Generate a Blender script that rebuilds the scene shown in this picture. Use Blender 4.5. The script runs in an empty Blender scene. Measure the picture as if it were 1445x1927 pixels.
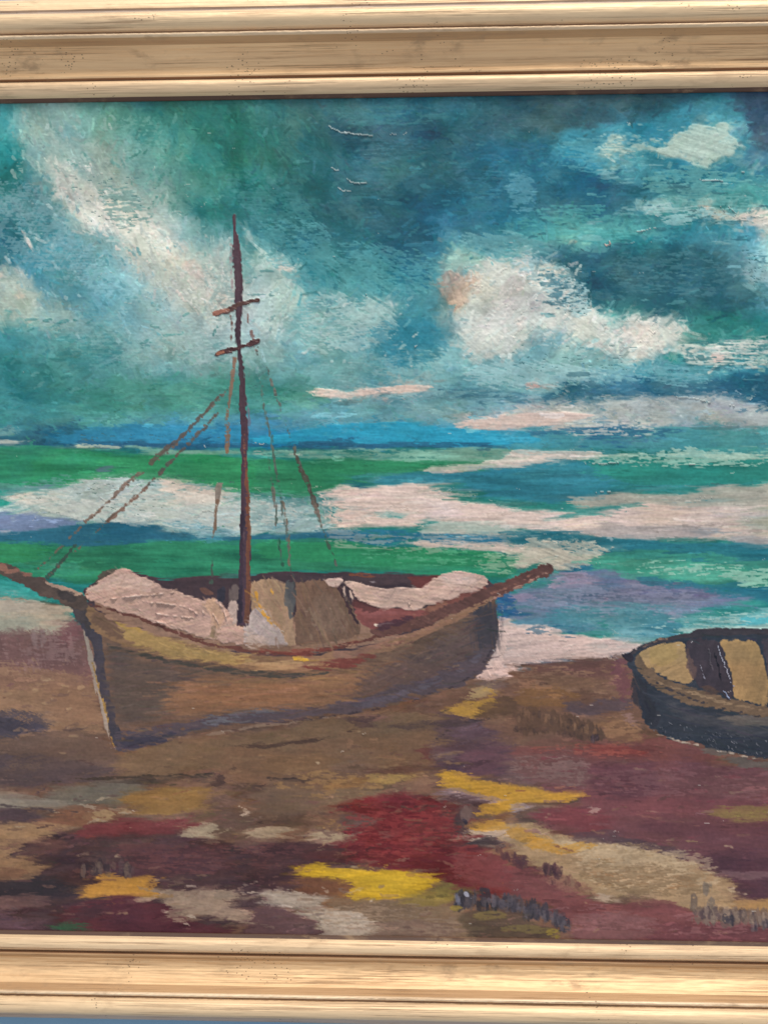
import bpy, math
import numpy as np

# ------------------------------------------------------------------ scene, camera, light
scene = bpy.context.scene
S = 0.5 / 1588.0                      # metres per unit; the picture opening is 1588 units high
F, PW, PH = 2000.0, 1445.0, 1927.0
PSI = math.radians(2.3)
CAMX, CAMY, CAMZ = F * math.tan(PSI), -F, 0.0
cd = bpy.data.cameras.new('camera')
cam = bpy.data.objects.new('camera', cd)
scene.collection.objects.link(cam)
cam.location = (CAMX * S, CAMY * S, CAMZ * S)
cam.rotation_euler = (math.radians(90), 0, PSI)
cd.sensor_fit = 'VERTICAL'
cd.sensor_height = 24.0
cd.lens = F / PH * 24.0
cd.clip_start = 0.01
cd.clip_end = 50
scene.camera = cam

world = bpy.data.worlds.new('World')
scene.world = world
world.use_nodes = True
bg = world.node_tree.nodes['Background']
bg.inputs[0].default_value = (0.92, 0.95, 1.0, 1)
bg.inputs[1].default_value = 0.56


def area(name, loc, target, size, power, col):
    ld = bpy.data.lights.new(name, 'AREA')
    ld.shape = 'RECTANGLE'
    ld.size, ld.size_y = size
    ld.energy = power
    ld.color = col
    o = bpy.data.objects.new(name, ld)
    scene.collection.objects.link(o)
    o.location = loc
    from mathutils import Vector
    o.rotation_euler = (Vector(target) - Vector(loc)).to_track_quat('-Z', 'Y').to_euler()
    return o


area('window_light', (0.35, -1.35, 2.5), (0, 0, -0.1), (1.5, 0.8), 66.0, (1.0, 0.935, 0.85))
scene.view_settings.view_transform = 'Standard'
scene.view_settings.look = 'None'
scene.view_settings.exposure = 0.0
scene.view_settings.gamma = 1.0
ALB = 1.0                             # photographed value -> paint albedo

rng = np.random.default_rng(7)

# ------------------------------------------------------------------ canvas raster (plane coordinates, unit = 1 photo pixel at centre)
G = 1.64
XL, XR, ZB, ZT = -965.0, 965.0, -818.0, 797.0
W = int((XR - XL) / G) + 1
H = int((ZT - ZB) / G) + 1
cosp, sinp = math.cos(PSI), math.sin(PSI)


def to_plane(px, py):
    """picture coordinates as seen by the camera -> coordinates on the canvas plane"""
    a = (np.asarray(px, float) - PW / 2) / F
    b = (PH / 2 - np.asarray(py, float)) / F
    dx = a * cosp - sinp
    dy = a * sinp + cosp
    t = F / dy
    return CAMX + t * dx, CAMZ + t * b


def to_cell(px, py):
    x, z = to_plane(px, py)
    return (x - XL) / G, (ZT - z) / G


def from_plane(x, z):
    vx, vy, vz = x - CAMX, F, z - CAMZ
    depth = -vx * sinp + vy * cosp
    rx = vx * cosp + vy * sinp
    return PW / 2 + F * rx / depth, PH / 2 - F * vz / depth


def hexc(h):
    return np.array([int(h[i:i + 2], 16) for i in (0, 2, 4)], float) / 255.0


# tileable noises
N = 1024


def fnoise(fx, fy, seed):
    r = np.random.default_rng(seed).standard_normal((N, N))
    kx = np.fft.fftfreq(N)[None, :]
    ky = np.fft.fftfreq(N)[:, None]
    f = np.exp(-(kx * fx) ** 2 - (ky * fy) ** 2)
    o = np.fft.ifft2(np.fft.fft2(r) * f).real
    o /= o.std()
    return o


def rank(o):
    s = np.sort(o.ravel())
    return np.interp(o.ravel(), s[::256], np.linspace(0, 1, len(s[::256]))).reshape(o.shape)


def fractal(seed, p=1.35, lo=0.004):
    r = np.random.default_rng(seed).standard_normal((N, N))
    kx = np.fft.fftfreq(N)[None, :]
    ky = np.fft.fftfreq(N)[:, None]
    k = np.sqrt(kx * kx + ky * ky)
    o = np.fft.ifft2(np.fft.fft2(r) / np.maximum(k, lo) ** p).real
    return o / o.std()


T_STR = rank(fnoise(42, 3.4, 1) + 0.75 * fnoise(110, 7, 2) + 0.4 * fnoise(18, 2.2, 3))    # bristle streaks along x
T_WID = rank(fnoise(120, 14, 4) + 0.5 * fnoise(60, 6, 5))
T_ISO = fractal(6)
T_IS2 = fractal(7)
T_FIN = rank(fnoise(4.5, 4.5, 8))
T_WEA = rank(fnoise(14, 2.4, 9) + 0.5 * fnoise(5, 3, 10))                                     # broken canvas threads


def samp(T, X, Y, ang=0.0, sc=1.0, off=0):
    c, s = math.cos(ang), math.sin(ang)
    u = ((X * c - Y * s) / sc + off * 131).astype(np.int32) % N
    v = ((X * s + Y * c) / sc + off * 57).astype(np.int32) % N
    return T[v, u]


YY, XX = np.mgrid[0:H, 0:W].astype(np.float32)
col = np.zeros((H, W, 3), np.float32)
hgt = np.zeros((H, W), np.float32)
reg = np.zeros((H, W), np.int32)
ANG = np.zeros((H, W), np.float32)      # stroke direction (radians, + = rising to the right)
LEN = np.ones((H, W), np.float32)       # stroke length factor
REGIONS = [('painted_sky', None)]
PARENT_SLOT = {'painted_sky': 0}


def region(part, sub=None, label=None):
    """a new object id: a part of the painting, or a sub-part of one"""
    if sub is None and part in PARENT_SLOT:
        return PARENT_SLOT[part]
    if part not in PARENT_SLOT:
        PARENT_SLOT[part] = len(REGIONS)
        REGIONS.append((part, None))
        if sub is None:
            return PARENT_SLOT[part]
    REGIONS.append((part, sub))
    return len(REGIONS) - 1


def boxblur(m, r):
    r = int(max(0, round(r)))
    if r == 0:
        return m
    for ax in (0, 1):
        for _ in range(2):
            p = np.pad(m, [(r + 1, r) if a == ax else (0, 0) for a in (0, 1)], mode='edge')
            c = np.cumsum(p, axis=ax, dtype=np.float32)
            n = 2 * r + 1
            m = (c[n:] - c[:-n]) / n if ax == 0 else (c[:, n:] - c[:, :-n]) / n
    return m


def chaikin(p):
    q = []
    n = len(p)
    for i in range(n):
        a, b = p[i], p[(i + 1) % n]
        q.append((0.78 * a[0] + 0.22 * b[0], 0.78 * a[1] + 0.22 * b[1]))
        q.append((0.22 * a[0] + 0.78 * b[0], 0.22 * a[1] + 0.78 * b[1]))
    return q


SEED = [0]
KEEP = []


def poly(pts, c, ang=0, r=2.5, rough=0.55, dry=0.0, alpha=1.0, wob=4.0, h=0.12, reg_id=None, to=None, todir=0,
         streak=0.05, mott=0.05, smooth=True, setang=True, length=None, weave=False, edge=0.0, ext=True):
    """one patch of paint: ragged dry-brushed edge, bristle streaks, own height.  pts in picture coordinates"""
    SEED[0] += 1
    sd = SEED[0]
    ylo, yhi = min(p[1] for p in pts), max(p[1] for p in pts)
    if KEEP is not None and ((ylo < 780 and r <= 2.5 and alpha >= .9 and yhi - ylo < 128) or (780 <= ylo < 1180 and alpha >= .85 and yhi - ylo < 100) or (ylo >= 1118 and yhi - ylo < 190)):
        KEEP.append((list(pts), c, dict(ang=ang, r=r, rough=rough, dry=max(dry, .12), alpha=(.62 if ylo >= 1180 else .68) * min(1, alpha + .05), wob=wob, h=h * .8, to=to, todir=todir, streak=streak, mott=mott, smooth=smooth, setang=False, ext=ext), sd))
    if ext:
        pts = [(x - 300 if x <= 2 else (x + 330 if x >= 1438 else x), y) for x, y in pts]
    if smooth:
        pts = chaikin(pts)
    P = np.array(pts, float)
    cx, cy = to_cell(P[:, 0], P[:, 1])
    pad = int(10 + r * 3 + wob)
    x0, x1 = max(0, int(cx.min()) - pad), min(W, int(cx.max()) + pad)
    y0, y1 = max(0, int(cy.min()) - pad), min(H, int(cy.max()) + pad)
    if x1 <= x0 or y1 <= y0:
        return
    X, Y = XX[y0:y1, x0:x1], YY[y0:y1, x0:x1]
    a = math.radians(ang)
    along = (samp(T_WID, X, Y, -a, 1, sd + 4) - 0.5) * wob * 1.5
    wx = X + samp(T_ISO, X, Y, 0, 1, sd) * wob * 0.36 + (samp(T_FIN, X, Y, 0, 1, sd) - 0.5) * 1.6 + math.sin(a) * along
    wy = Y + samp(T_IS2, X, Y, 0, 1, sd + 3) * wob * 0.16 + (samp(T_FIN, X, Y, 0, 1, sd + 1) - 0.5) * 1.0 + math.cos(a) * along * 0.8
    m = np.zeros(X.shape, bool)
    n = len(cx)
    for i in range(n):
        ax, ay, bx, by = cx[i], cy[i], cx[(i + 1) % n], cy[(i + 1) % n]
        if ay == by:
            continue
        cond = (ay > wy) != (by > wy)
        m ^= cond & (wx < (bx - ax) * (wy - ay) / (by - ay) + ax)
    m = boxblur(m.astype(np.float32), r)
    br = samp(T_WEA if weave else T_STR, X, Y, 0 if weave else -a, 1.0, sd)
    k = 3.0 + 2.0 * rough if r < 5 else 1.7 + 0.8 * rough
    al = np.clip((m - 0.5 + rough * 1.1 * (br - 0.5) * (1 - np.abs(m - 0.5) * 1.1)) * k + 0.5, 0, 1)
    al = np.where(m > 0.97, np.maximum(al, 0.9), al) * (m > 0.01)
    if dry > 0:
        d = 0.6 * samp(T_WEA, X, Y, 0, 1, sd + 5) + 0.4 * samp(T_STR, X, Y, -a, 1, sd + 2)
        d = d + 0.17 * samp(T_ISO, X, Y, 0, 1, sd + 9)
        al = al * np.clip((d - dry * 0.85) * 6 + 0.5, 0, 1)
    al = al * alpha
    base = hexc(c)[None, None, :]
    if to is not None:
        t = math.radians(todir)
        pr = (X * math.cos(t) - Y * math.sin(t))
        q = (cx * math.cos(t) - cy * math.sin(t))
        g = np.clip((pr - q.min()) / max(1, q.max() - q.min()) + 0.13 * samp(T_ISO, X, Y, 0, 1, sd), 0, 1)[..., None]
        base = base * (1 - g) + hexc(to)[None, None, :] * g
    st = (samp(T_WID, X, Y, -a, 1, sd + 1) - 0.5) * 2 * streak + (br - 0.5) * streak * 0.9
    mo = samp(T_ISO, X, Y, 0, 1, sd + 7) * mott * 0.55
    cc = base * (1 + (st + mo)[..., None])
    cc = cc + mo[..., None] * np.array([0.10, 0.0, -0.10])
    A = al[..., None]
    col[y0:y1, x0:x1] = col[y0:y1, x0:x1] * (1 - A) + cc * A
    hh = hgt[y0:y1, x0:x1]
    hgt[y0:y1, x0:x1] = hh * (1 - 0.55 * al) + al * (h + (br - 0.5) * h * 1.1) + edge * al * np.clip(4 * m * (1 - m), 0, 1)
    if setang:
        sel = m > 0.5
        ANG[y0:y1, x0:x1][sel] = a
        if length:
            LEN[y0:y1, x0:x1][sel] = length
    if reg_id is not None:
        reg[y0:y1, x0:x1][al > 0.5 * min(1, alpha)] = reg_id


def line(pts, ws, c, **kw):
    """a drawn stroke of varying width"""
    P = np.array(pts, float)
    if np.isscalar(ws):
        ws = [ws] * len(P)
    ws = np.interp(np.linspace(0, 1, len(P)), np.linspace(0, 1, len(ws)), ws)
    t = np.gradient(P, axis=0)
    t /= np.maximum(1e-6, np.hypot(t[:, 0], t[:, 1]))[:, None]
    nrm = np.stack([-t[:, 1], t[:, 0]], 1)
    L = P + nrm * ws[:, None] / 2
    R = P - nrm * ws[:, None] / 2
    kw.setdefault('wob', 1.6)
    kw.setdefault('r', 1)
    kw.setdefault('rough', 0.6)
    d = P[-1] - P[0]
    kw.setdefault('ang', -math.degrees(math.atan2(d[1], d[0])))
    kw.setdefault('smooth', False)
    kw.setdefault('setang', False)
    kw.setdefault('ext', False)
    poly([tuple(p) for p in L] + [tuple(p) for p in R[::-1]], c, **kw)


# ------------------------------------------------------------------ brush dabs
def drag(L0, thick, ymin, ymax, dirs=None, seed=5):
    """pull the wet paint along the brush direction, every bristle by its own amount"""
    y0 = int(max(0, to_cell(700, ymin)[1] - 12))
    y1 = int(min(H, to_cell(700, ymax)[1] + 12))
    X, Y = XX[y0:y1], YY[y0:y1]
    A = boxblur(ANG, 12)[y0:y1] if dirs is None else np.full(X.shape, math.radians(dirs), np.float32)
    # bristle noise looked up in the local stroke frame (quantised directions, blended)
    out = np.zeros(X.shape, np.float32)
    wsum = np.zeros(X.shape, np.float32)
    for q in range(-6, 7):
        aq = q * math.radians(12)
        wgt = np.clip(1 - np.abs(A - aq) / math.radians(12), 0, 1)
        if wgt.max() <= 0:
            continue
        n = (samp(T_STR, X, Y, -aq, thick, seed + q) - .5) + .8 * (samp(T_WID, X, Y, -aq, thick, seed + q + 20) - .5)
        out += n * wgt
        wsum += wgt
    out = out / np.maximum(wsum, .2) * L0 / G
    sx = np.clip(X + out * np.cos(A), 0, W - 1).astype(int)
    sy = np.clip(Y - out * np.sin(A), 0, H - 1).astype(int)
    c2 = col[sy, sx]
    r2 = reg[sy, sx]
    same = np.isin(r2, list(range(len(REGIONS))))
    col[y0:y1] = c2
    reg[y0:y1] = r2


STAMPS = {}
NA = 24


def stamp(size, ai, var):
    key = (size, ai, var)
    if key in STAMPS:
        return STAMPS[key]
    L, w = size
    r = np.random.default_rng(hash(key) % 100000)
    R = int(max(L, w) * 0.62 + 3)
    y, x = np.mgrid[-R:R + 1, -R:R + 1].astype(float)
    a = ai * math.pi / NA
    curve = r.uniform(-0.012, 0.012)
    u = x * math.cos(a) - y * math.sin(a)
    v = x * math.sin(a) + y * math.cos(a) + curve * u * u
    nb = 64
    prof = np.convolve(r.standard_normal(nb + 8), np.ones(3) / 3, 'same')[4:4 + nb]
    ends = r.uniform(0.72, 1.0, nb)
    ends2 = r.uniform(0.72, 1.0, nb)
    bi = np.clip(((v / w + 0.5) * nb), 0, nb - 1).astype(int)
    e1 = ends[bi] * L / 2
    e2 = ends2[bi] * L / 2
    al = np.clip((w / 2 - np.abs(v)) / 0.9 + 0.3, 0, 1)
    al *= np.clip((e1 - u) / 2.0, 0, 1) * np.clip((u + e2) / 2.0, 0, 1)
    al *= np.clip(1.0 + 0.35 * prof[bi], 0.15, 1)
    hh = al * (0.5 + 0.42 * prof[bi] + 0.75 * np.clip(np.abs(v) / (w / 2), 0, 1) ** 3 + 0.5 * np.clip(u / (L / 2), 0, 1) ** 4)
    STAMPS[key] = (al.astype(np.float32), hh.astype(np.float32), R)
    return STAMPS[key]


def dabs(n, box, sizes, jit=0.05, alpha=(0.4, 0.85), angj=18, hscale=0.22, guide=None, only=None, hue=0.012, lift=0.0, smear=(0, 0), flick=0.0):
    """scatter n brush dabs that pick up the paint under them"""
    g = guide if guide is not None else col.copy()
    bx0, by0 = to_cell(box[0], box[1])
    bx1, by1 = to_cell(box[2], box[3])
    xs = rng.uniform(max(2, bx0), min(W - 3, bx1), n).astype(int)
    ys = rng.uniform(max(2, by0), min(H - 3, by1), n).astype(int)
    an = ANG[ys, xs] + np.radians(rng.normal(0, angj, n))
    ais = np.round((an % math.pi) / math.pi * NA).astype(int) % NA
    ks = rng.integers(0, len(sizes), n)
    vs = rng.integers(0, 5, n)
    als = rng.uniform(alpha[0], alpha[1], n)
    br = rng.normal(0, jit, n)
    hu = rng.normal(0, hue, (n, 3))
    sx = rng.normal(0, 1, n) * smear[0]
    sy = rng.normal(0, 1, n) * smear[1]
    ca_, sa_ = np.cos(an), np.sin(an)
    gxs = np.clip(xs + sx * ca_ + sy * sa_, 1, W - 2).astype(int)
    gys = np.clip(ys - sx * sa_ + sy * ca_, 1, H - 2).astype(int)
    if only is not None:
        lut = np.zeros(len(REGIONS) + 1, bool)
        lut[list(only)] = True
    if flick:
        fk = rng.uniform(0, 1, n) < flick
        br = np.where(fk, br + rng.choice([-2.2, 2.6], n) * jit, br)
    for i in range(n):
        x, y = xs[i], ys[i]
        if only is not None and not (lut[reg[y, x]] and lut[reg[gys[i], gxs[i]]]):
            continue
        A, Hh, R = stamp(sizes[ks[i]], int(ais[i]), int(vs[i]))
        x0, x1, y0, y1 = x - R, x + R + 1, y - R, y + R + 1
        ax0, ay0, ax1, ay1 = max(0, -x0), max(0, -y0), A.shape[1] - max(0, x1 - W), A.shape[0] - max(0, y1 - H)
        x0, y0, x1, y1 = max(0, x0), max(0, y0), min(W, x1), min(H, y1)
        a = A[ay0:ay1, ax0:ax1] * als[i]
        c = np.clip(g[gys[i], gxs[i]] * (1 + br[i] + lift) + hu[i], 0.02, 0.97)
        sl = col[y0:y1, x0:x1]
        sl += a[..., None] * (c - sl)
        hs = hgt[y0:y1, x0:x1]
        hs += a * (Hh[ay0:ay1, ax0:ax1] * hscale - hs * 0.5)


# ================================================================== THE PICTURE
# ---- sky: broad colour lay-in
SKY = """
449698 7da79d 4c8c80 3a7c70 2f7264 2c6a62 2f626a 316878 337082 306878 2d5a6c 355863 33525f 2c5264 31708a 33466a
3c9094 8bada4 63998c 4b9182 30786a 2d6e62 2f666a 2c566a 2e5a6e 2e6275 2f5f70 38606a 34687a 3a84a0 3a88a2 364c70
378688 86aba4 93b0a5 62a093 357f70 2d7164 316a68 33687a 346e7c 2f6278 2c6a86 2f7894 3c8aa4 3f8ca4 3f8ca4 3a6a8c
35807e 6b9c9c b0c2b8 84ab9e 45897a 2f7468 2f6a6c 2f6474 34707e 2e667c 2e7090 2c6c86 36809a 34788c 3a8294 3f8a98
5f9aa2 5d959c aebfb6 9ab4a9 3f8a80 2e6e6c 2f6a70 2c5f72 2f6678 2c6482 2b6c88 2a6478 2b6c80 3d8a98 4a9498 4f9c9c
58909e 4a8f98 86b0b4 c0c6bc 6ca4a2 3f8690 34707c 347684 2a5f78 2d6a86 327e96 52a49c 4a9c9c 3c8c9c 3a88a0 7ab2b8
2f7082 4a8c9a 68a5b0 b8c4ba a8bfb4 63a0a4 38808e 38808e 2f6c84 4a95a4 6aaab0 2f6c88 2a5a70 2a6072 30687c 8ac0c4
9cb4ac 5d9aa8 6aa8b4 8cb4b6 ccc9bd 9cb6b2 4f9aa2 44909c 3a8494 8eb2ac bcc4bc 5a94a4 2c6078 285866 2a5f72 5f9aa8
86aaa2 88aaa4 64a2ac 8ab2b4 a8c0ba b2c2ba 5a9ea4 7aacac 4a90a0 9cb8b4 bcc6be 90b0b0 3f8c90 2a6c70 2a6e70 2c6a74
3f8a90 5a9898 5a989c 8cb2b2 94b6b4 9cb8b4 6ea4a8 6aa2a8 35809a 70a4ac a8beb8 8cb4b8 c0c8c0 a8c0ba 2e8078 6aa8a0
3f8688 3c8484 4f908f 6ca4a4 84b0ae 6a9c9c 66a0a6 6aa4a8 5a9aa6 6aa4ac 7ab0b6 6aa6b0 7ab0b4 4f98a8 4390a4 2f6c88
3c8586 38807e 38827a 4a8a80 4f9080 468c80 4a8e84 7aa8a8 6e9ea2 6c9ca2 5a8ca0 2c6488 2c6088 2c6088 34688a 2a5a7c
3f8a8c 4a8e90 56a09a 4a98a8 3f8fb0 4a90b0 468ca4 5a96a4 6ca0a8 8aa8ac a0b0b0 a8b2b0 8fa8aa 7ca0aa 8098a8 8fa2ac
44808c 2f6478 2c6c98 2b7cac 2d78a8 2c84b4 2a8cb8 2b94bc 2b94bc 2c8cb0 3a8caa 2f6c98 2f6890 3c7090 4f8a94 5a9498
"""
grid = np.array([[hexc(h) for h in row.split()] for row in SKY.strip().split('\n')])
gy = np.array([190, 240, 290, 340, 390, 440, 490, 540, 590, 640, 690, 740, 790, 820.0])
gx = np.arange(16) * 96.0
PXg, PYg = from_plane(XL + XX * G, ZT - YY * G)
wxg = PXg + samp(T_ISO, XX, YY, 0, 1, 11) * 9
wyg = PYg + samp(T_IS2, XX, YY, 0, 1, 12) * 7
fx = np.clip(wxg / 96.0, 0, 14.999)
fy = np.interp(wyg.ravel(), gy, np.arange(14)).reshape(fx.shape)
fy = np.clip(fy, 0, 12.999)
ix, iy = fx.astype(int), fy.astype(int)
tx, ty = (fx - ix)[..., None], (fy - iy)[..., None]
tx, ty = tx * tx * (3 - 2 * tx), ty * ty * (3 - 2 * ty)
col[:] = (grid[iy, ix] * (1 - tx) + grid[iy, ix + 1] * tx) * (1 - ty) + (grid[iy + 1, ix] * (1 - tx) + grid[iy + 1, ix + 1] * tx) * ty
# direction of the brush in the sky
ANG[:] = np.radians(np.clip(np.where(PXg < 620, -58 + 60 * np.clip((PYg - 560) / 180, 0, 1), np.where(PXg < 1000, -18, 8)), -70, 70))
ANG[:] = boxblur(ANG, 40) + 0.35 * samp(T_ISO, XX, YY, 0, 1, 21)
ANG[PYg > 712] *= 0.08


def cloud(pts, c, **kw):
    c = '%02x%02x%02x' % tuple(min(235, int(v * 255 * m_)) for v, m_ in zip(hexc(c), (1.06, 1.05, 1.02)))
    poly(pts, c, reg_id=region('painted_sky', 'cloud'), **kw)


# dark and bright passages of the sky
poly([(590, 222), (640, 215), (760, 232), (860, 235), (800, 262), (700, 268), (620, 262)], '29536a', ang=-6, r=9, wob=12, alpha=.7)
poly([(620, 330), (700, 345), (800, 330), (930, 310), (990, 330), (900, 380), (760, 385), (640, 365)], '2b5d70', ang=5, r=12, wob=14, alpha=.7)
poly([(660, 405), (730, 395), (850, 400), (830, 420), (790, 480), (740, 470), (700, 430)], '295a74', ang=10, r=9, wob=14, alpha=.7)
poly([(890, 255), (960, 262), (1010, 330), (1000, 420), (930, 420), (860, 400), (900, 340)], '2d7494', ang=10, r=14, wob=16, alpha=.6)
poly([(960, 185), (1240, 182), (1250, 205), (1160, 235), (1060, 245), (960, 240)], '365a66', ang=4, r=8, wob=10, alpha=.85)
poly([(1235, 215), (1300, 183), (1375, 190), (1405, 225), (1412, 290), (1330, 330), (1200, 335), (1090, 335), (1050, 300), (1032, 288), (1058, 246), (1150, 243)], '3b8ba8', ang=12, r=5, wob=10, alpha=.9, to='3f8ea2')
poly([(1035, 315), (1085, 300), (1120, 335), (1190, 345), (1250, 340), (1200, 375), (1120, 400), (1020, 385)], '2a6480', ang=3, r=7, wob=10, alpha=.85)
poly([(1180, 335), (1300, 322), (1390, 330), (1330, 352), (1240, 358)], '2c6e80', ang=3, r=5, wob=8, alpha=.8)
poly([(1300, 352), (1445, 330), (1445, 402), (1370, 385), (1310, 372)], '4a9a98', ang=4, r=6, wob=8, alpha=.8, dry=.25)
poly([(1405, 180), (1445, 178), (1445, 300), (1420, 290), (1415, 240)], '36506a', ang=20, r=5, wob=6, alpha=.9)
poly([(1190, 470), (1300, 445), (1400, 450), (1415, 520), (1400, 590), (1290, 600), (1200, 560), (1110, 580), (1120, 500)], '295d6f', ang=6, r=9, wob=14, alpha=.85)
poly([(1290, 595), (1400, 585), (1445, 590), (1445, 640), (1350, 642), (1285, 650)], '2b7a74', ang=4, r=6, wob=6, alpha=.9)
poly([(1020, 425), (1080, 412), (1150, 418), (1230, 425), (1280, 432), (1160, 448), (1060, 455)], '5cae a4'.replace(' ', ''), ang=4, r=5, wob=10, alpha=.75, dry=.2)
poly([(1040, 455), (1090, 448), (1062, 462)], 'a2ac9a', ang=8, r=2, alpha=.8, dry=.2)
poly([(1105, 600), (1150, 575), (1165, 590), (1140, 610)], '4faa9c', ang=8, r=4, alpha=.7)
poly([(1240, 668), (1285, 645), (1290, 685), (1255, 690)], '2c9082', ang=20, r=4, alpha=.85)
poly([(700, 640), (760, 560), (820, 560), (830, 620), (800, 680), (740, 690), (690, 665)], '32829c', ang=40, r=9, wob=14, alpha=.6)
poly([(0, 280), (30, 270), (60, 320), (40, 345), (0, 335)], '327872', ang=-50, r=8, wob=8, alpha=.7)
poly([(0, 195), (20, 197), (28, 250), (50, 290), (30, 310), (0, 300)], '3c9698', ang=-60, r=4, alpha=.7)
poly([(0, 400), (22, 410), (48, 430), (70, 480), (40, 500), (0, 500)], '2c6c80', ang=-40, r=6, wob=9, alpha=.85)
poly([(45, 425), (75, 420), (80, 450), (60, 455)], '6a9ea2', ang=-60, r=4, alpha=.6)
poly([(480, 690), (560, 680), (600, 720), (500, 735)], '5c9696', ang=5, r=8, alpha=.5)
poly([(300, 700), (345, 695), (370, 708), (330, 722), (300, 716)], '2f7068', ang=-12, r=4, alpha=.6, wob=5)
poly([(570, 675), (610, 665), (620, 680), (590, 690)], '3c7c80', ang=10, r=4, alpha=.6)

# left diagonal cloud
cloud([(18, 215), (40, 200), (110, 198), (150, 250), (170, 300), (240, 300), (250, 380), (300, 400), (250, 430), (190, 380), (110, 380), (75, 330), (60, 290), (35, 260)], '8eaea4', ang=-58, r=10, wob=16, alpha=.55)
cloud([(110, 285), (143, 310), (173, 346), (213, 379), (272, 400), (306, 426), (312, 452), (283, 458), (252, 470), (232, 448), (190, 428), (160, 428), (130, 414), (140, 396), (108, 366), (103, 330)], 'c3cabf', ang=-50, r=6, wob=13, alpha=.92, rough=.8, smooth=False)
cloud([(265, 402), (309, 394), (352, 419), (325, 422), (300, 428), (280, 418)], 'a2bdb3', ang=-35, r=4, wob=8, alpha=.8, dry=.1)
cloud([(216, 450), (300, 430), (330, 460), (365, 489), (400, 512), (430, 545), (436, 590), (400, 600), (350, 570), (310, 560), (287, 555), (276, 515), (250, 486)], 'b6c5bb', ang=-52, r=7, wob=13, alpha=.85, rough=.8)
cloud([(400, 430), (440, 450), (437, 640), (400, 640), (370, 600), (390, 500)], 'bccac4', ang=-70, r=8, wob=12, alpha=.6)
poly([(316, 458), (330, 462), (333, 480), (326, 486), (318, 472)], 'd6cbbb', ang=-70, r=2, alpha=.85)
poly([(330, 492), (345, 486), (368, 492), (382, 515), (372, 530), (352, 518), (338, 508)], 'd8cdbe', ang=-50, r=3, alpha=.9)
poly([(380, 540), (400, 535), (430, 560), (425, 575), (395, 560)], 'cfcabe', ang=-45, r=3, alpha=.7)
cloud([(468, 480), (500, 470), (548, 490), (555, 540), (560, 590), (530, 625), (490, 655), (462, 600), (458, 520)], 'a5beb9', ang=50, r=9, wob=14, alpha=.75)
cloud([(455, 440), (478, 428), (484, 445), (470, 462)], 'a9c4c2', ang=50, r=4, alpha=.7)
poly([(513, 500), (545, 495), (548, 507), (530, 518), (518, 512)], 'c6bfae', ang=30, r=2, alpha=.8, dry=.1)
poly([(335, 345), (400, 455), (430, 440), (440, 400)], '3b8290', ang=-40, r=12, wob=10, alpha=.25)
# small cloud at the left edge
cloud([(0, 512), (24, 498), (50, 512), (60, 545), (68, 575), (88, 598), (60, 612), (25, 600), (0, 590)], 'a3bab0', ang=-40, r=4, wob=9, alpha=.9)
poly([(0, 508), (14, 506), (16, 528), (0, 530)], 'd6c9b6', r=2, alpha=.85)
poly([(22, 505), (34, 498), (52, 512), (50, 522), (36, 514)], 'c9c6b2', ang=-30, r=2, alpha=.8)
poly([(28, 560), (44, 545), (48, 560), (36, 568)], 'c8bda8', ang=-30, r=2, alpha=.7)
poly([(8, 590), (20, 578), (24, 598), (14, 602)], '37868c', ang=70, r=2, alpha=.8)
line([(45, 434), (50, 445), (56, 455), (62, 464), (66, 476), (71, 484)], [3, 6, 5, 3, 3, 1], 'dcd6c8', h=.5)
# wisps right of centre-left
cloud([(560, 570), (620, 555), (700, 565), (745, 600), (700, 640), (620, 650), (560, 640), (600, 600)], '90b6b4', ang=30, r=12, wob=18, alpha=.55, rough=.9)
poly([(725, 565), (738, 560), (748, 575), (740, 585)], 'b8c8c4', ang=60, r=2, alpha=.8, dry=.2)
for q in ((497, 335, 30), (508, 345, 26)):
    poly([(q[0], q[1] - 6), (q[0] + 8, q[1] - 4), (q[0] + 20, q[1] + 8), (q[0] + 14, q[1] + 10), (q[0], q[1] + 4)], '6a9a90', ang=-35, r=2, alpha=.7)
poly([(480, 352), (498, 350), (512, 372), (500, 384), (482, 372)], '5f9a96', ang=-30, r=5, alpha=.6, dry=.2)
poly([(790, 307), (800, 305), (800, 315), (793, 317)], '6fa6ac', ang=60, r=1, alpha=.85)
# large right cloud
cloud([(850, 640), (960, 655), (1100, 650), (1210, 672), (1290, 645), (1310, 680), (1200, 705), (1060, 738), (990, 745), (900, 735), (860, 715), (800, 700)], '78acb4', ang=14, r=8, wob=14, alpha=.85, rough=.8)
cloud([(845, 590), (905, 500), (940, 490), (985, 476), (1012, 482), (1018, 505), (1055, 512), (1092, 545), (1106, 575), (1120, 600), (1156, 600), (1182, 588), (1242, 592), (1282, 602), (1294, 630), (1245, 664), (1208, 678), (1160, 672), (1130, 662), (1118, 645), (1085, 655), (1070, 630), (1030, 615), (993, 642), (940, 668), (880, 668), (857, 640)], 'bfc9c1', ang=38, r=5, wob=12, alpha=.96, rough=.85, h=.3, smooth=False)
poly([(1020, 510), (1060, 515), (1095, 550), (1100, 580), (1060, 600), (1035, 560)], 'a6c0c2', ang=60, r=6, wob=9, alpha=.8, dry=.35)
poly([(965, 495), (985, 478), (1012, 484), (1010, 505), (980, 515)], '9fc3c8', ang=50, r=4, alpha=.85, dry=.12)
poly([(1050, 610), (1080, 622), (1068, 652), (1020, 650), (1010, 630)], '5f9eb0', ang=30, r=6, wob=9, alpha=.8)
poly([(985, 630), (1020, 618), (1070, 640), (1050, 665), (990, 672)], '7fb0ba', ang=30, r=7, wob=9, alpha=.8)
poly([(900, 590), (950, 560), (1010, 540), (1030, 570), (990, 610), (930, 640), (890, 630)], 'cdcfc6', ang=40, r=9, wob=9, alpha=.7)
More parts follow.
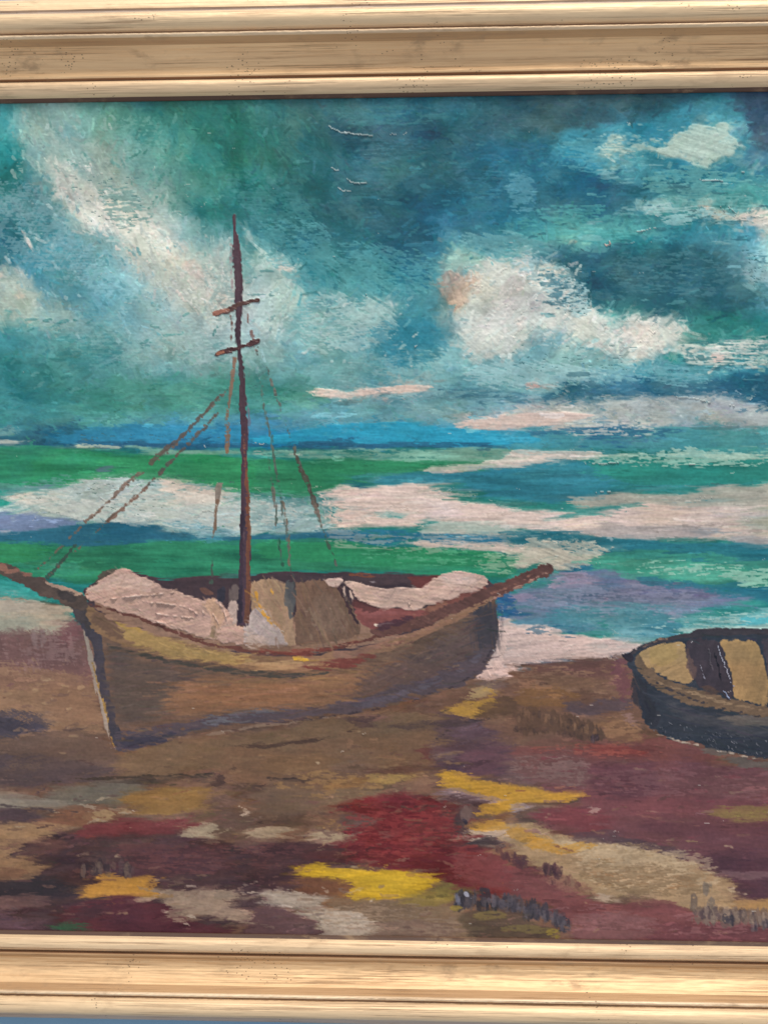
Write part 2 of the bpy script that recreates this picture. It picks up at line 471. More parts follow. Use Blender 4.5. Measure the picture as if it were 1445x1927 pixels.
poly([(925, 545), (985, 505), (1010, 520), (960, 560)], 'd3cdc4', ang=42, r=6, wob=7, alpha=.6)
poly([(1160, 612), (1190, 598), (1240, 610), (1250, 640), (1200, 650), (1165, 640)], 'c9cfc7', ang=20, r=7, wob=9, alpha=.8)
poly([(1185, 640), (1200, 618), (1225, 622), (1220, 648), (1195, 655)], 'c2b9a8', ang=60, r=4, wob=5, alpha=.35)
cloud([(812, 500), (835, 478), (880, 472), (914, 474), (922, 500), (892, 515), (845, 512)], '8fb0a2', ang=20, r=5, wob=8, alpha=.8, dry=.15, rough=.9)
cloud([(830, 512), (848, 508), (864, 522), (880, 512), (893, 508), (897, 530), (876, 566), (862, 582), (846, 568), (836, 560), (822, 530)], 'b8a892', ang=75, r=3, wob=5, alpha=.9, h=.5)
poly([(855, 525), (872, 520), (868, 560), (856, 570)], 'bfae98', ang=80, r=3, alpha=.6)
poly([(835, 580), (860, 585), (870, 600), (858, 630), (838, 625), (825, 600)], '86b2b4', ang=60, r=6, wob=8, alpha=.7, dry=.2)
poly([(985, 722), (998, 714), (1012, 716), (1008, 730), (988, 732)], 'd6b3a4', ang=20, r=1.5, alpha=.95, h=.4)
poly([(1094, 700), (1108, 694), (1104, 704)], 'c9cac2', ang=30, r=1, alpha=.8)
poly([(1094, 545), (1100, 560), (1098, 575), (1092, 560)], 'cdaa9c', ang=80, r=1, alpha=.8)
# clouds upper right
cloud([(1120, 296), (1139, 260), (1168, 258), (1176, 284), (1202, 276), (1250, 280), (1272, 253), (1309, 240), (1332, 243), (1345, 225), (1366, 223), (1372, 258), (1396, 268), (1390, 292), (1352, 300), (1320, 314), (1300, 302), (1252, 292), (1175, 291)], '9fbcb2', ang=18, r=2.5, wob=7, alpha=.97, h=.35, smooth=False)
poly([(1280, 262), (1310, 248), (1350, 250), (1360, 285), (1310, 295), (1275, 285)], 'a9c2b8', ang=20, r=7, alpha=.7)
poly([(1140, 300), (1180, 296), (1195, 318), (1165, 330), (1150, 318)], '8ab6b4', ang=-20, r=3, alpha=.7, dry=.35)
poly([(1415, 288), (1430, 284), (1430, 300), (1418, 330), (1410, 335), (1416, 308)], '86b0a8', ang=60, r=2, alpha=.8, dry=.15)
cloud([(1186, 394), (1200, 370), (1240, 366), (1290, 372), (1330, 384), (1360, 400), (1340, 412), (1300, 408), (1285, 402), (1240, 400)], '84b2b2', ang=-6, r=4, wob=9, alpha=.85, dry=.18)
poly([(1187, 394), (1196, 372), (1206, 370), (1206, 396)], '86b8b8', ang=60, r=2, alpha=.9)
cloud([(1300, 372), (1325, 374), (1345, 384), (1390, 400), (1445, 408), (1445, 437), (1408, 434), (1380, 422), (1350, 412), (1330, 402), (1306, 384)], 'cdcabd', ang=-22, r=3, wob=8, alpha=.95, rough=.8, h=.4, smooth=False)
poly([(1270, 405), (1340, 410), (1390, 426), (1440, 445), (1400, 448), (1330, 425)], '2d86a2', ang=-14, r=5, wob=6, alpha=.7)
cloud([(1410, 470), (1424, 446), (1445, 438), (1445, 540), (1430, 528), (1408, 500)], '90c4c8', ang=70, r=4, wob=8, alpha=.95)
poly([(1395, 470), (1412, 468), (1424, 520), (1445, 536), (1400, 538), (1398, 500)], '8fb4bc', ang=4, r=3, alpha=.8, dry=.55, weave=True)
# right-hand streaks
cloud([(1274, 655), (1300, 648), (1345, 645), (1445, 641), (1445, 686), (1412, 684), (1350, 682), (1290, 680)], 'b6c3bb', ang=0, r=2.5, wob=6, alpha=.93, dry=.25, rough=.9, h=.3, smooth=False)
poly([(1365, 655), (1410, 650), (1408, 684), (1370, 680)], '3f8490', ang=0, r=2, alpha=.75, dry=.4)
poly([(1405, 665), (1445, 662), (1445, 684), (1412, 684)], 'a4c0b2', ang=0, r=2, alpha=.8)
poly([(1334, 668), (1350, 664), (1366, 670), (1358, 682), (1338, 682)], 'dccabc', ang=0, r=1.5, h=.4)
poly([(1150, 690), (1290, 680), (1400, 690), (1440, 700), (1400, 715), (1280, 720), (1180, 718)], '4a98aa', ang=3, r=7, wob=9, alpha=.7, dry=.3)
# low bands above the horizon
poly([(160, 718), (320, 705), (480, 715), (560, 738), (640, 752), (560, 772), (300, 780), (180, 772)], '468e7a', ang=1, r=8, wob=8, alpha=.75)
poly([(80, 720), (115, 715), (125, 750), (90, 765), (75, 745)], '2f7670', ang=50, r=7, alpha=.6)
poly([(480, 768), (640, 755), (780, 745), (900, 752), (960, 760), (860, 792), (700, 800), (540, 812), (480, 818)], '5a97a6', ang=2, r=6, wob=6, alpha=.75, to='6fa0a6')
poly([(100, 790), (200, 780), (340, 782), (480, 785), (480, 800), (200, 800)], '62a4a6', ang=0, r=5, alpha=.55)
cloud([(575, 738), (600, 733), (640, 735), (690, 733), (726, 730), (762, 725), (815, 729), (800, 738), (745, 744), (693, 747), (659, 748), (620, 743)], 'd7c4b4', ang=3, r=2, wob=4, alpha=.97, h=.4, smooth=False)
poly([(730, 716), (750, 714), (770, 722), (752, 724)], 'cfc4b8', ang=-10, r=1.5, alpha=.8, dry=.2)
poly([(930, 748), (960, 744), (1020, 738), (1070, 714), (1100, 708), (1150, 715), (1240, 712), (1340, 712), (1445, 695), (1445, 775), (1400, 766), (1350, 750), (1250, 745), (1150, 756), (1040, 760), (960, 755)], '2e6280', ang=1, r=4, wob=7, alpha=.92, dry=.1)
cloud([(850, 795), (900, 782), (960, 762), (1000, 756), (1100, 757), (1180, 752), (1250, 746), (1340, 752), (1400, 766), (1445, 778), (1445, 803), (1300, 803), (1180, 806), (1100, 800), (1000, 802), (930, 805), (870, 804)], 'a5b1b1', ang=1, r=3, wob=6, alpha=.94, rough=.8)
poly([(1250, 770), (1300, 772), (1320, 790), (1290, 803), (1245, 795)], '86a8b2', ang=3, r=6, alpha=.7)
poly([(1340, 758), (1395, 762), (1400, 775), (1360, 780)], '9c9ca8', ang=5, r=4, alpha=.7)
poly([(815, 800), (870, 793), (920, 788), (960, 778), (1040, 775), (1110, 776), (1110, 790), (1030, 796), (985, 802), (930, 806), (860, 803)], 'd5c3b7', ang=2, r=2.5, wob=4, alpha=.95, h=.35)
poly([(1030, 800), (1110, 796), (1230, 796), (1210, 804), (1120, 808), (1020, 808)], 'c2c2b8', ang=1, r=2, alpha=.85, dry=.38)
# horizon blues
poly([(960, 812), (1100, 808), (1240, 805), (1400, 806), (1445, 806), (1445, 862), (960, 862)], '45909c', ang=0, r=4, wob=4, alpha=.9, to='4f968e', dry=.1)
poly([(960, 806), (1060, 806), (1180, 804), (1270, 810), (1285, 820), (1180, 824), (1100, 822), (960, 818)], '2e6484', ang=0, r=3, wob=5, alpha=.85, dry=.2)
poly([(120, 812), (250, 800), (350, 800), (440, 804), (490, 808), (490, 838), (400, 836), (200, 834), (100, 828)], '3184a8', ang=1, r=4, wob=4, alpha=.9, dry=.1)
poly([(470, 826), (540, 815), (600, 804), (650, 798), (730, 796), (800, 800), (860, 806), (960, 808), (1000, 812), (1030, 835), (880, 836), (700, 838), (600, 836), (480, 838)], '309fc0', ang=1, r=2, wob=3, alpha=.97, h=.3)
poly([(560, 812), (700, 802), (760, 806), (700, 814), (600, 820)], '38a6cc', ang=2, r=3, alpha=.6)
poly([(0, 822), (60, 820), (130, 826), (160, 838), (60, 840), (0, 836)], '2d5c70', ang=0, r=3, alpha=.8)
poly([(120, 828), (250, 826), (300, 833), (480, 832), (600, 826), (720, 832), (860, 833), (960, 838), (950, 843), (700, 843), (480, 843), (200, 842)], '2a5876', ang=0, r=2, wob=4, alpha=.9, dry=.12)
poly([(540, 822), (680, 824), (660, 830), (560, 830)], '2a6aa0', ang=0, r=1, alpha=.7, dry=.3)

# ---- sea
SEA = region('painted_sea')
poly([(0, 842), (700, 842), (1445, 846), (1445, 1215), (700, 1215), (0, 1215)], '2c7b74', ang=0, r=2, wob=3, reg_id=SEA, streak=.12, smooth=False, length=1.6)
poly([(0, 848), (120, 846), (200, 850), (480, 858), (480, 925), (400, 914), (330, 900), (200, 894), (100, 918), (0, 930)], '2d7c6c', to='2f8c58', ang=0, r=3, wob=5, streak=.12)
poly([(200, 862), (300, 864), (480, 872), (620, 872), (600, 925), (500, 928), (400, 914), (330, 898), (240, 894)], '358a5c', ang=1, r=5, wob=8, alpha=.85, streak=.12)
poly([(480, 862), (560, 866), (700, 864), (860, 868), (960, 876), (1010, 872), (860, 885), (780, 892), (690, 897), (620, 906), (590, 928), (540, 932), (480, 928)], '30835c', ang=1, r=3, wob=6, alpha=.93, streak=.12)
poly([(600, 868), (780, 868), (820, 878), (700, 885), (600, 884)], '2f8559', ang=1, r=4, alpha=.7)
poly([(480, 900), (560, 896), (620, 902), (560, 912), (490, 914)], '4f9a74', ang=3, r=4, alpha=.7, dry=.2)
poly([(0, 842), (90, 842), (120, 850), (60, 862), (0, 862)], '5f9f8c', ang=2, r=3, alpha=.7, dry=.35)
poly([(0, 828), (40, 829), (80, 833), (60, 836), (0, 834)], 'b0bdb4', ang=0, r=1, h=.3)
poly([(112, 843), (135, 837), (180, 837), (240, 842), (215, 846), (150, 845)], 'aebea8', ang=0, r=1.3, h=.3)
poly([(225, 842), (330, 842), (480, 848), (480, 856), (330, 852), (240, 850)], '80b09a', ang=0, r=2, alpha=.85, dry=.15)
poly([(480, 846), (620, 845), (960, 845), (1005, 862), (880, 876), (800, 868), (640, 862), (520, 860), (480, 856)], '7eaf9b', ang=0, r=3, wob=4, alpha=.85, dry=.2, streak=.12)
poly([(475, 850), (500, 852), (490, 858), (476, 856)], 'b8c4b4', r=1, dry=.2)
poly([(550, 852), (580, 852), (570, 859), (550, 858)], 'b0c0b0', r=1, dry=.2)
poly([(800, 892), (850, 890), (960, 884), (1000, 872), (1040, 862), (1080, 862), (1125, 876), (1150, 905), (1130, 932), (1060, 945), (980, 948), (900, 925), (850, 912), (720, 918), (700, 906)], '2f7889', ang=2, r=3, wob=6, alpha=.95, streak=.1)
poly([(690, 905), (760, 895), (820, 892), (850, 900), (800, 912), (720, 916)], '4a9096', ang=2, r=4, alpha=.7, dry=.25)
poly([(800, 893), (850, 886), (960, 880), (990, 874), (960, 892), (860, 902), (800, 912), (820, 900)], '27607a', ang=2, r=3, alpha=.75)
poly([(655, 914), (690, 912), (688, 922), (664, 920)], '20586e', ang=2, r=1.5, alpha=.9)
poly([(1040, 858), (1445, 862), (1445, 908), (1330, 907), (1250, 917), (1180, 916), (1140, 892), (1090, 868)], '2f8a7e', ang=1, r=3, wob=5, alpha=.95, streak=.1)
poly([(1100, 862), (1180, 866), (1160, 890), (1120, 880)], '2e7e88', ang=1, r=5, alpha=.7)
poly([(1130, 905), (1250, 900), (1300, 918), (1170, 935), (1120, 930)], '34808c', ang=2, r=5, alpha=.7)


def foam(pts, c, **kw):
    poly(pts, c, reg_id=region('painted_sea', 'foam'), **kw)


foam([(797, 882), (840, 876), (895, 873), (930, 862), (960, 850), (1080, 852), (1160, 856), (1100, 862), (1035, 862), (993, 873), (960, 882), (879, 887), (810, 890)], 'cfc5b9', ang=3, r=2, wob=4, alpha=.95, h=.4, smooth=False)
poly([(1080, 852), (1200, 850), (1330, 856), (1420, 856), (1445, 862), (1420, 868), (1300, 862), (1150, 862)], '9cbcaa', ang=0, r=2, alpha=.85, dry=.5)
poly([(1370, 835), (1445, 832), (1445, 856), (1390, 858)], '64a898', ang=0, r=4, alpha=.6, dry=.3)
# white breaker on the left
foam([(6, 950), (20, 930), (45, 920), (90, 924), (130, 908), (160, 893), (200, 892), (262, 894), (310, 896), (360, 905), (430, 913), (480, 930), (520, 945), (560, 950), (615, 935), (640, 960), (625, 1000), (560, 1004), (500, 1000), (440, 1008), (400, 1014), (340, 1004), (280, 986), (200, 984), (120, 976), (60, 966), (0, 966)], 'b8c8c0', ang=14, r=3, wob=7, alpha=.98, h=.35, rough=.8, to='9fb9b5', todir=0)
poly([(285, 905), (320, 898), (360, 912), (440, 916), (430, 940), (360, 950), (300, 948), (330, 930)], 'd2c6b7', ang=20, r=5, wob=8, alpha=.85)
poly([(40, 930), (90, 926), (95, 940), (50, 950)], 'cfc6b8', ang=10, r=4, alpha=.7)
poly([(150, 900), (240, 898), (300, 920), (280, 950), (180, 950), (120, 930)], 'bccbc2', ang=25, r=8, alpha=.7)
poly([(350, 950), (440, 945), (445, 990), (400, 1005), (340, 990)], 'b0c6c4', ang=30, r=8, alpha=.7)
poly([(470, 940), (560, 935), (600, 960), (620, 990), (540, 1000), (470, 995)], '9ab6b1', ang=20, r=7, alpha=.8)
poly([(462, 925), (500, 930), (580, 925), (640, 930), (640, 970), (612, 990), (600, 950), (540, 945), (480, 940)], '4b8486', ang=-50, r=5, alpha=.65, dry=.25)
poly([(0, 925), (8, 924), (14, 938), (10, 950), (0, 950)], '2f9886', r=1.5)
poly([(178, 884), (215, 880), (220, 890), (195, 893), (172, 891)], '5c6a86', r=3, alpha=.85)
poly([(60, 918), (95, 914), (110, 918), (90, 924), (70, 924)], '6f88a0', r=3, alpha=.85)
poly([(0, 968), (50, 966), (95, 975), (140, 984), (160, 990), (90, 1000), (0, 998)], '7084a6', ang=-4, r=3, wob=4, alpha=.95)
poly([(0, 976), (40, 974), (60, 984), (30, 990), (0, 988)], '74789a', ang=-4, r=3, alpha=.7)
poly([(0, 994), (50, 996), (30, 1006), (0, 1008)], 'b2b6be', ang=0, r=2, alpha=.85)
poly([(0, 1008), (80, 1000), (150, 990), (200, 984), (250, 984), (300, 992), (360, 1008), (440, 1012), (480, 1006), (640, 1004), (680, 1006), (690, 1020), (480, 1022), (300, 1020), (130, 1024), (0, 1022)], '2c667e', ang=0, r=3, wob=5, alpha=.92, dry=.06)
poly([(300, 985), (350, 975), (430, 995), (440, 1015), (360, 1012)], '5f9cae', ang=-15, r=5, alpha=.6, dry=.3)
# pink breaker
poly([(790, 990), (880, 985), (960, 985), (1000, 1005), (980, 1012), (860, 1010), (780, 1006)], 'a0b0a6', ang=0, r=3, wob=5, alpha=.95)
foam([(612, 922), (633, 915), (693, 917), (735, 914), (779, 911), (852, 916), (872, 934), (895, 942), (960, 948), (1040, 958), (1113, 966), (1150, 955), (1200, 935), (1250, 942), (1340, 944), (1445, 940), (1445, 1022), (1402, 1030), (1372, 1020), (1319, 1016), (1259, 1011), (1159, 1008), (1103, 1001), (1026, 996), (960, 990), (880, 985), (815, 984), (789, 972), (800, 985), (779, 994), (736, 999), (700, 994), (679, 990), (660, 1002), (623, 1000), (630, 978), (648, 964), (630, 950), (622, 940)], 'd6c3b7', ang=1, r=2.5, wob=6, alpha=.98, h=.4, rough=.7, smooth=False)
poly([(1065, 947), (1110, 935), (1200, 922), (1290, 928), (1340, 912), (1385, 908), (1445, 906), (1445, 945), (1340, 950), (1250, 942), (1190, 940), (1140, 958), (1080, 965)], 'a5a79b', ang=2, r=3, wob=6, alpha=.93)
poly([(1340, 925), (1445, 915), (1445, 950), (1360, 955)], 'b8b4a6', ang=2, r=5, alpha=.8)
poly([(1285, 938), (1310, 934), (1345, 942), (1330, 946), (1295, 944)], '3f8490', ang=-4, r=1.3, alpha=.9)
poly([(1045, 975), (1085, 966), (1140, 958), (1190, 944), (1188, 952), (1130, 966), (1070, 976)], '4a928c', ang=10, r=1.6, alpha=.9, dry=.1)
poly([(1040, 950), (1062, 945), (1065, 960), (1048, 960)], '3a8486', ang=5, r=3, alpha=.8)
poly([(695, 965), (725, 960), (760, 963), (758, 972), (715, 973)], '5f9f98', ang=2, r=1.6, alpha=.95)
poly([(1055, 1000), (1100, 988), (1180, 984), (1300, 986), (1350, 1000), (1330, 1014), (1250, 1010), (1160, 1008)], 'a7a19e', ang=0, r=4, wob=5, alpha=.85)
poly([(1380, 960), (1445, 950), (1445, 1020), (1400, 1010)], 'a4b2a4', ang=3, r=7, alpha=.8)
poly([(1360, 1012), (1400, 1008), (1438, 1020), (1430, 1034), (1390, 1030)], 'a2a6a8', ang=-10, r=4, alpha=.9)
poly([(1308, 994), (1335, 992), (1342, 1006), (1310, 1006)], '809aa8', r=3, alpha=.7)
poly([(1200, 950), (1300, 955), (1420, 950), (1400, 975), (1260, 985), (1180, 975)], 'd2c4b6', ang=1, r=8, alpha=.6)
poly([(780, 970), (850, 950), (900, 955), (860, 975), (800, 980)], 'd9c8bc', ang=3, r=6, alpha=.6)
poly([(596, 1004), (680, 995), (700, 990), (740, 1004), (860, 1010), (900, 1005), (960, 1010), (960, 1022), (850, 1026), (780, 1026), (690, 1028), (640, 1024)], '2b6d8a', ang=0, r=3, wob=5, alpha=.9, dry=.22)
# lower green
GR = region('painted_sea', 'green_swell')
poly([(0, 1020), (130, 1024), (300, 1019), (480, 1016), (680, 1016), (700, 1028), (830, 1032), (900, 1040), (980, 1045), (975, 1065), (940, 1085), (870, 1082), (760, 1078), (660, 1074), (540, 1072), (440, 1082), (300, 1094), (230, 1075), (150, 1105), (90, 1085), (0, 1057)], '2f7f5e', ang=1, r=2.5, wob=5, streak=.13, reg_id=GR)
poly([(0, 1024), (90, 1026), (100, 1045), (60, 1060), (30, 1062), (0, 1050)], '338856', ang=1, r=4, alpha=.85)
poly([(480, 1018), (680, 1018), (690, 1030), (830, 1034), (930, 1046), (950, 1060), (860, 1068), (700, 1062), (560, 1052), (480, 1045)], '2d8458', ang=0, r=3, wob=4, alpha=.9, dry=.05)
poly([(480, 1050), (600, 1048), (680, 1060), (600, 1070), (480, 1068)], '3c8a68', ang=2, r=4, alpha=.7)
poly([(640, 1070), (760, 1072), (900, 1072), (940, 1082), (820, 1088), (700, 1082)], '277a70', ang=-2, r=3, alpha=.8)
poly([(60, 1062), (92, 1060), (95, 1080), (70, 1075)], '6fa888', ang=-30, r=4, alpha=.7)
poly([(100, 1085), (150, 1090), (150, 1105), (115, 1100)], '349080', ang=-10, r=3, alpha=.8)
poly([(300, 1085), (380, 1082), (470, 1075), (470, 1090), (340, 1098)], '46605a', ang=4, r=4, alpha=.7)
poly([(0, 1084), (30, 1088), (70, 1108), (85, 1130), (40, 1130), (0, 1118)], '38a098', ang=-22, r=3, alpha=.95)
poly([(0, 1100), (50, 1108), (80, 1126), (30, 1126), (0, 1118)], '7fb8b4', ang=-16, r=4, alpha=.7)
poly([(775, 1024), (800, 1018), (860, 1014), (960, 1020), (1000, 1035), (960, 1038), (870, 1031), (790, 1030)], 'c6b5a8', ang=0, r=2, alpha=.9, dry=.18)
# right-hand sea below the foam
poly([(940, 1000), (1030, 998), (1120, 1008), (1250, 1016), (1380, 1030), (1445, 1036), (1445, 1082), (1400, 1070), (1300, 1055), (1150, 1048), (1000, 1030), (940, 1020)], '2a7080', ang=-2, r=3, wob=5, alpha=.97, streak=.1)
poly([(1250, 1018), (1390, 1032), (1400, 1050), (1250, 1045), (1140, 1030)], '2b7a7a', ang=-2, r=5, alpha=.8)
poly([(1105, 1050), (1180, 1036), (1300, 1042), (1420, 1058), (1445, 1072), (1445, 1110), (1350, 1102), (1200, 1090), (1110, 1070)], '3f9680', ang=-3, r=3, wob=6, alpha=.93, streak=.14)
poly([(1180, 1062), (1280, 1060), (1400, 1085), (1445, 1095), (1445, 1106), (1330, 1098), (1200, 1080)], '7cb6a2', ang=-5, r=4, alpha=.75, dry=.3)
poly([(1340, 1042), (1420, 1052), (1430, 1075), (1370, 1070), (1330, 1060)], '74aa96', ang=0, r=4, alpha=.8, dry=.2)
poly([(1120, 1050), (1200, 1048), (1290, 1060), (1220, 1062), (1130, 1058)], '80b89c', ang=-3, r=2, alpha=.7, dry=.35)
poly([(1060, 1062), (1100, 1060), (1110, 1070), (1080, 1080), (1055, 1076)], '2b6a8a', ang=8, r=2.5, alpha=.9)
poly([(1190, 1078), (1260, 1086), (1350, 1100), (1445, 1118), (1445, 1140), (1380, 1128), (1280, 1105), (1200, 1095)], '2c7488', ang=-8, r=3, wob=5, alpha=.9, dry=.1)
foam([(935, 1045), (960, 1036), (985, 1026), (1010, 1013), (1034, 1016), (1046, 1030), (1076, 1015), (1095, 1021), (1125, 1019), (1120, 1028), (1154, 1034), (1123, 1043), (1104, 1050), (1102, 1063), (1062, 1072), (1037, 1080), (1026, 1060), (985, 1070), (960, 1072), (985, 1045)], 'bcb9a8', ang=22, r=1.8, wob=5, alpha=.96, rough=.9, h=.5, edge=.15, smooth=False)
poly([(968, 1048), (995, 1045), (1000, 1060), (975, 1064)], '57a07c', ang=20, r=3, alpha=.8, dry=.25)
poly([(990, 1022), (1010, 1018), (1015, 1030), (995, 1040)], 'cfc4b4', ang=25, r=3, alpha=.7)
SW = region('painted_sea', 'violet_swell')
poly([(955, 1170), (955, 1130), (1000, 1108), (1040, 1086), (1075, 1076), (1110, 1068), (1150, 1074), (1200, 1085), (1240, 1094), (1300, 1104), (1360, 1116), (1420, 1130), (1380, 1142), (1300, 1152), (1200, 1162), (1100, 1166), (1000, 1172)], '6a7c94', ang=2, r=3, wob=6, alpha=.97, reg_id=SW, to='6f7d98')
poly([(1150, 1076), (1210, 1090), (1220, 1110), (1290, 1100), (1370, 1122), (1330, 1140), (1200, 1130), (1130, 1110)], '75758f', ang=0, r=7, alpha=.75)
poly([(1032, 1102), (1060, 1082), (1100, 1070), (1112, 1082), (1095, 1096), (1050, 1108), (1035, 1108)], 'a596ab', ang=12, r=2.5, alpha=.92)
poly([(962, 1124), (1000, 1112), (1005, 1122), (975, 1135)], '988fa8', ang=20, r=2.5, alpha=.85)
poly([(1125, 1128), (1150, 1120), (1145, 1132), (1130, 1136)], 'a08aa0', ang=10, r=2, alpha=.8)
poly([(975, 1105), (1010, 1096), (1038, 1094), (1010, 1110), (975, 1116)], '3f8088', ang=12, r=3, alpha=.85)
poly([(1040, 1130), (1095, 1112), (1110, 1112), (1070, 1130), (1045, 1140)], '8cbcc0', ang=20, r=2, alpha=.6, dry=.3)
poly([(1060, 1145), (1150, 1130), (1250, 1145), (1290, 1165), (1200, 1200), (1110, 1190), (1050, 1170)], '5c929c', ang=5, r=7, wob=8, alpha=.85)
poly([(960, 1168), (1060, 1162), (1130, 1178), (1100, 1192), (1000, 1182), (950, 1172)], '5f8ea2', ang=-2, r=4, alpha=.85)
poly([(1128, 1176), (1136, 1162), (1142, 1172), (1144, 1182), (1130, 1182)], '2f8078', ang=70, r=1.6, alpha=.9)
poly([(1200, 1185), (1240, 1170), (1280, 1165), (1290, 1180), (1240, 1196), (1210, 1198)], '3c7c92', ang=0, r=4, alpha=.8, dry=.2)
poly([(1270, 1165), (1350, 1150), (1445, 1138), (1445, 1178), (1350, 1186), (1290, 1190)], '70b0b2', ang=1, r=4, alpha=.9, dry=.15)
poly([(1380, 1160), (1445, 1156), (1445, 1174), (1400, 1176)], '48aab8', ang=1, r=3, alpha=.75, dry=.1)
poly([(1260, 1182), (1400, 1176), (1445, 1180), (1440, 1188), (1300, 1192)], '9cb4ac', ang=1, r=2, alpha=.8, dry=.3)
poly([(1255, 1155), (1275, 1152), (1272, 1170), (1258, 1170)], '9a94ac', ang=5, r=3, alpha=.6)
poly([(932, 1118), (955, 1108), (965, 1118), (962, 1145), (968, 1165), (940, 1170), (930, 1160)], '2d5f92', ang=20, r=3, alpha=.95)
poly([(1380, 1108), (1445, 1112), (1445, 1134), (1400, 1126)], '2d708c', ang=-4, r=3, alpha=.6)

# ---- beach
BE = region('painted_beach')
poly([(0, 1120), (60, 1122), (110, 1135), (150, 1160), (180, 1200), (400, 1230), (820, 1250), (880, 1262), (930, 1275), (955, 1262), (1000, 1248), (1060, 1238), (1145, 1236), (1195, 1225), (1445, 1240), (1445, 1800), (0, 1800)], '6b5446', ang=2, r=3, wob=5, reg_id=BE, streak=.1, smooth=False, length=1.3, mott=.1)
foam([(932, 1165), (942, 1157), (962, 1162), (960, 1172), (1000, 1175), (1080, 1188), (1140, 1198), (1200, 1206), (1210, 1216), (1180, 1232), (1120, 1236), (1060, 1240), (1000, 1250), (965, 1262), (950, 1278), (925, 1284), (900, 1272), (918, 1252), (934, 1232), (930, 1212)], 'cfb9b0', ang=-6, r=2, wob=5, alpha=.98, h=.5, smooth=False)
poly([(1110, 1200), (1200, 1206), (1205, 1220), (1150, 1228), (1100, 1215)], 'b4b2ac', ang=-2, r=5, alpha=.8, dry=.1)
poly([(1000, 1200), (1080, 1200), (1150, 1220), (1080, 1236), (1000, 1240), (960, 1230)], 'c9b3aa', ang=-5, r=7, alpha=.6)
poly([(1150, 1190), (1240, 1180), (1260, 1196), (1190, 1212), (1150, 1204)], '7aacb4', ang=4, r=4, alpha=.7, dry=.2)
# left shore
SND = region('painted_beach', 'wet_sand')
poly([(0, 1118), (40, 1118), (90, 1130), (135, 1146), (150, 1165), (128, 1172), (115, 1192), (60, 1188), (30, 1196), (0, 1194)], 'a6a292', ang=4, r=4, wob=7, alpha=.97, reg_id=SND, to='b0a28c')
poly([(0, 1150), (100, 1158), (112, 1190), (50, 1190), (0, 1192)], '979f90', ang=-20, r=7, wob=7, alpha=.8)
poly([(0, 1124), (60, 1126), (88, 1138), (86, 1150), (30, 1150), (0, 1146)], 'b9b1a0', ang=-6, r=4, alpha=.8)
poly([(0, 1200), (25, 1190), (60, 1186), (112, 1192), (118, 1172), (140, 1165), (160, 1195), (172, 1240), (180, 1300), (120, 1300), (0, 1290)], '745856', ang=70, r=7, wob=8, alpha=.96)
poly([(120, 1170), (140, 1166), (158, 1200), (130, 1215), (115, 1200)], '7e5658', ang=80, r=4, alpha=.8)
poly([(0, 1228), (100, 1225), (170, 1250), (176, 1285), (60, 1290), (0, 1265)], '6c5352', ang=0, r=7, alpha=.7)
poly([(0, 1275), (40, 1262), (90, 1268), (140, 1275), (180, 1300), (198, 1345), (206, 1385), (150, 1382), (90, 1378), (60, 1345), (0, 1340)], '8a7058', ang=10, r=5, wob=8, alpha=.95)
poly([(70, 1290), (170, 1300), (190, 1350), (150, 1370), (100, 1350)], '846853', ang=10, r=8, alpha=.7)
poly([(0, 1352), (18, 1335), (35, 1332), (62, 1338), (85, 1355), (105, 1368), (80, 1378), (40, 1384), (20, 1396), (0, 1398)], '464350', ang=30, r=3, wob=6, alpha=.96, reg_id=region('painted_beach', 'rock'))
poly([(0, 1400), (30, 1385), (90, 1376), (120, 1368), (160, 1370), (190, 1380), (205, 1400), (222, 1418), (200, 1432), (130, 1440), (60, 1450), (0, 1462)], '66544a', ang=5, r=4, wob=8, alpha=.93)
poly([(110, 1370), (160, 1370), (175, 1376), (130, 1378)], '483c40', ang=-4, r=2, alpha=.8)
poly([(0, 1440), (50, 1420), (110, 1435), (160, 1440), (210, 1450), (120, 1470), (40, 1480), (0, 1485)], '4f4345', ang=8, r=5, wob=8, alpha=.85)
poly([(0, 1400), (20, 1410), (15, 1450), (0, 1460)], '51474f', ang=60, r=4, alpha=.7)
poly([(220, 1418), (330, 1395), (480, 1368), (700, 1345), (830, 1340), (850, 1400), (700, 1440), (480, 1455), (300, 1458), (200, 1450)], '6f5c48', ang=8, r=5, wob=8, alpha=.95)
poly([(400, 1398), (480, 1400), (600, 1385), (670, 1375), (600, 1392), (490, 1410)], '513f37', ang=7, r=4, alpha=.7)
poly([(225, 1448), (245, 1444), (250, 1450), (232, 1452)], '3a3030', r=1.5, alpha=.8)
poly([(110, 1472), (230, 1462), (330, 1458), (410, 1456), (400, 1464), (300, 1470), (200, 1474)], '463c37', ang=3, r=3, wob=5, alpha=.85)
poly([(90, 1478), (180, 1474), (240, 1476), (240, 1505), (225, 1518), (150, 1522), (90, 1510)], '6b675c', ang=2, r=5, wob=6, alpha=.9)
poly([(0, 1494), (40, 1490), (60, 1500), (110, 1508), (180, 1515), (80, 1522), (0, 1512)], '827e72', ang=0, r=3, alpha=.85, dry=.12)
poly([(0, 1488), (50, 1486), (60, 1496), (0, 1502)], '84705e', ang=2, r=3, alpha=.7)
poly([(0, 1514), (50, 1514), (80, 1532), (60, 1545), (0, 1545)], '4b3e42', ang=0, r=4, alpha=.95)
poly([(80, 1535), (120, 1522), (200, 1520), (235, 1530), (180, 1548), (90, 1560), (40, 1552)], '7b5844', ang=5, r=5, wob=6, alpha=.92)
poly([(0, 1555), (50, 1545), (110, 1555), (160, 1552), (100, 1572), (60, 1580), (20, 1610), (0, 1612)], '8b7357', ang=8, r=4, wob=7, alpha=.95)
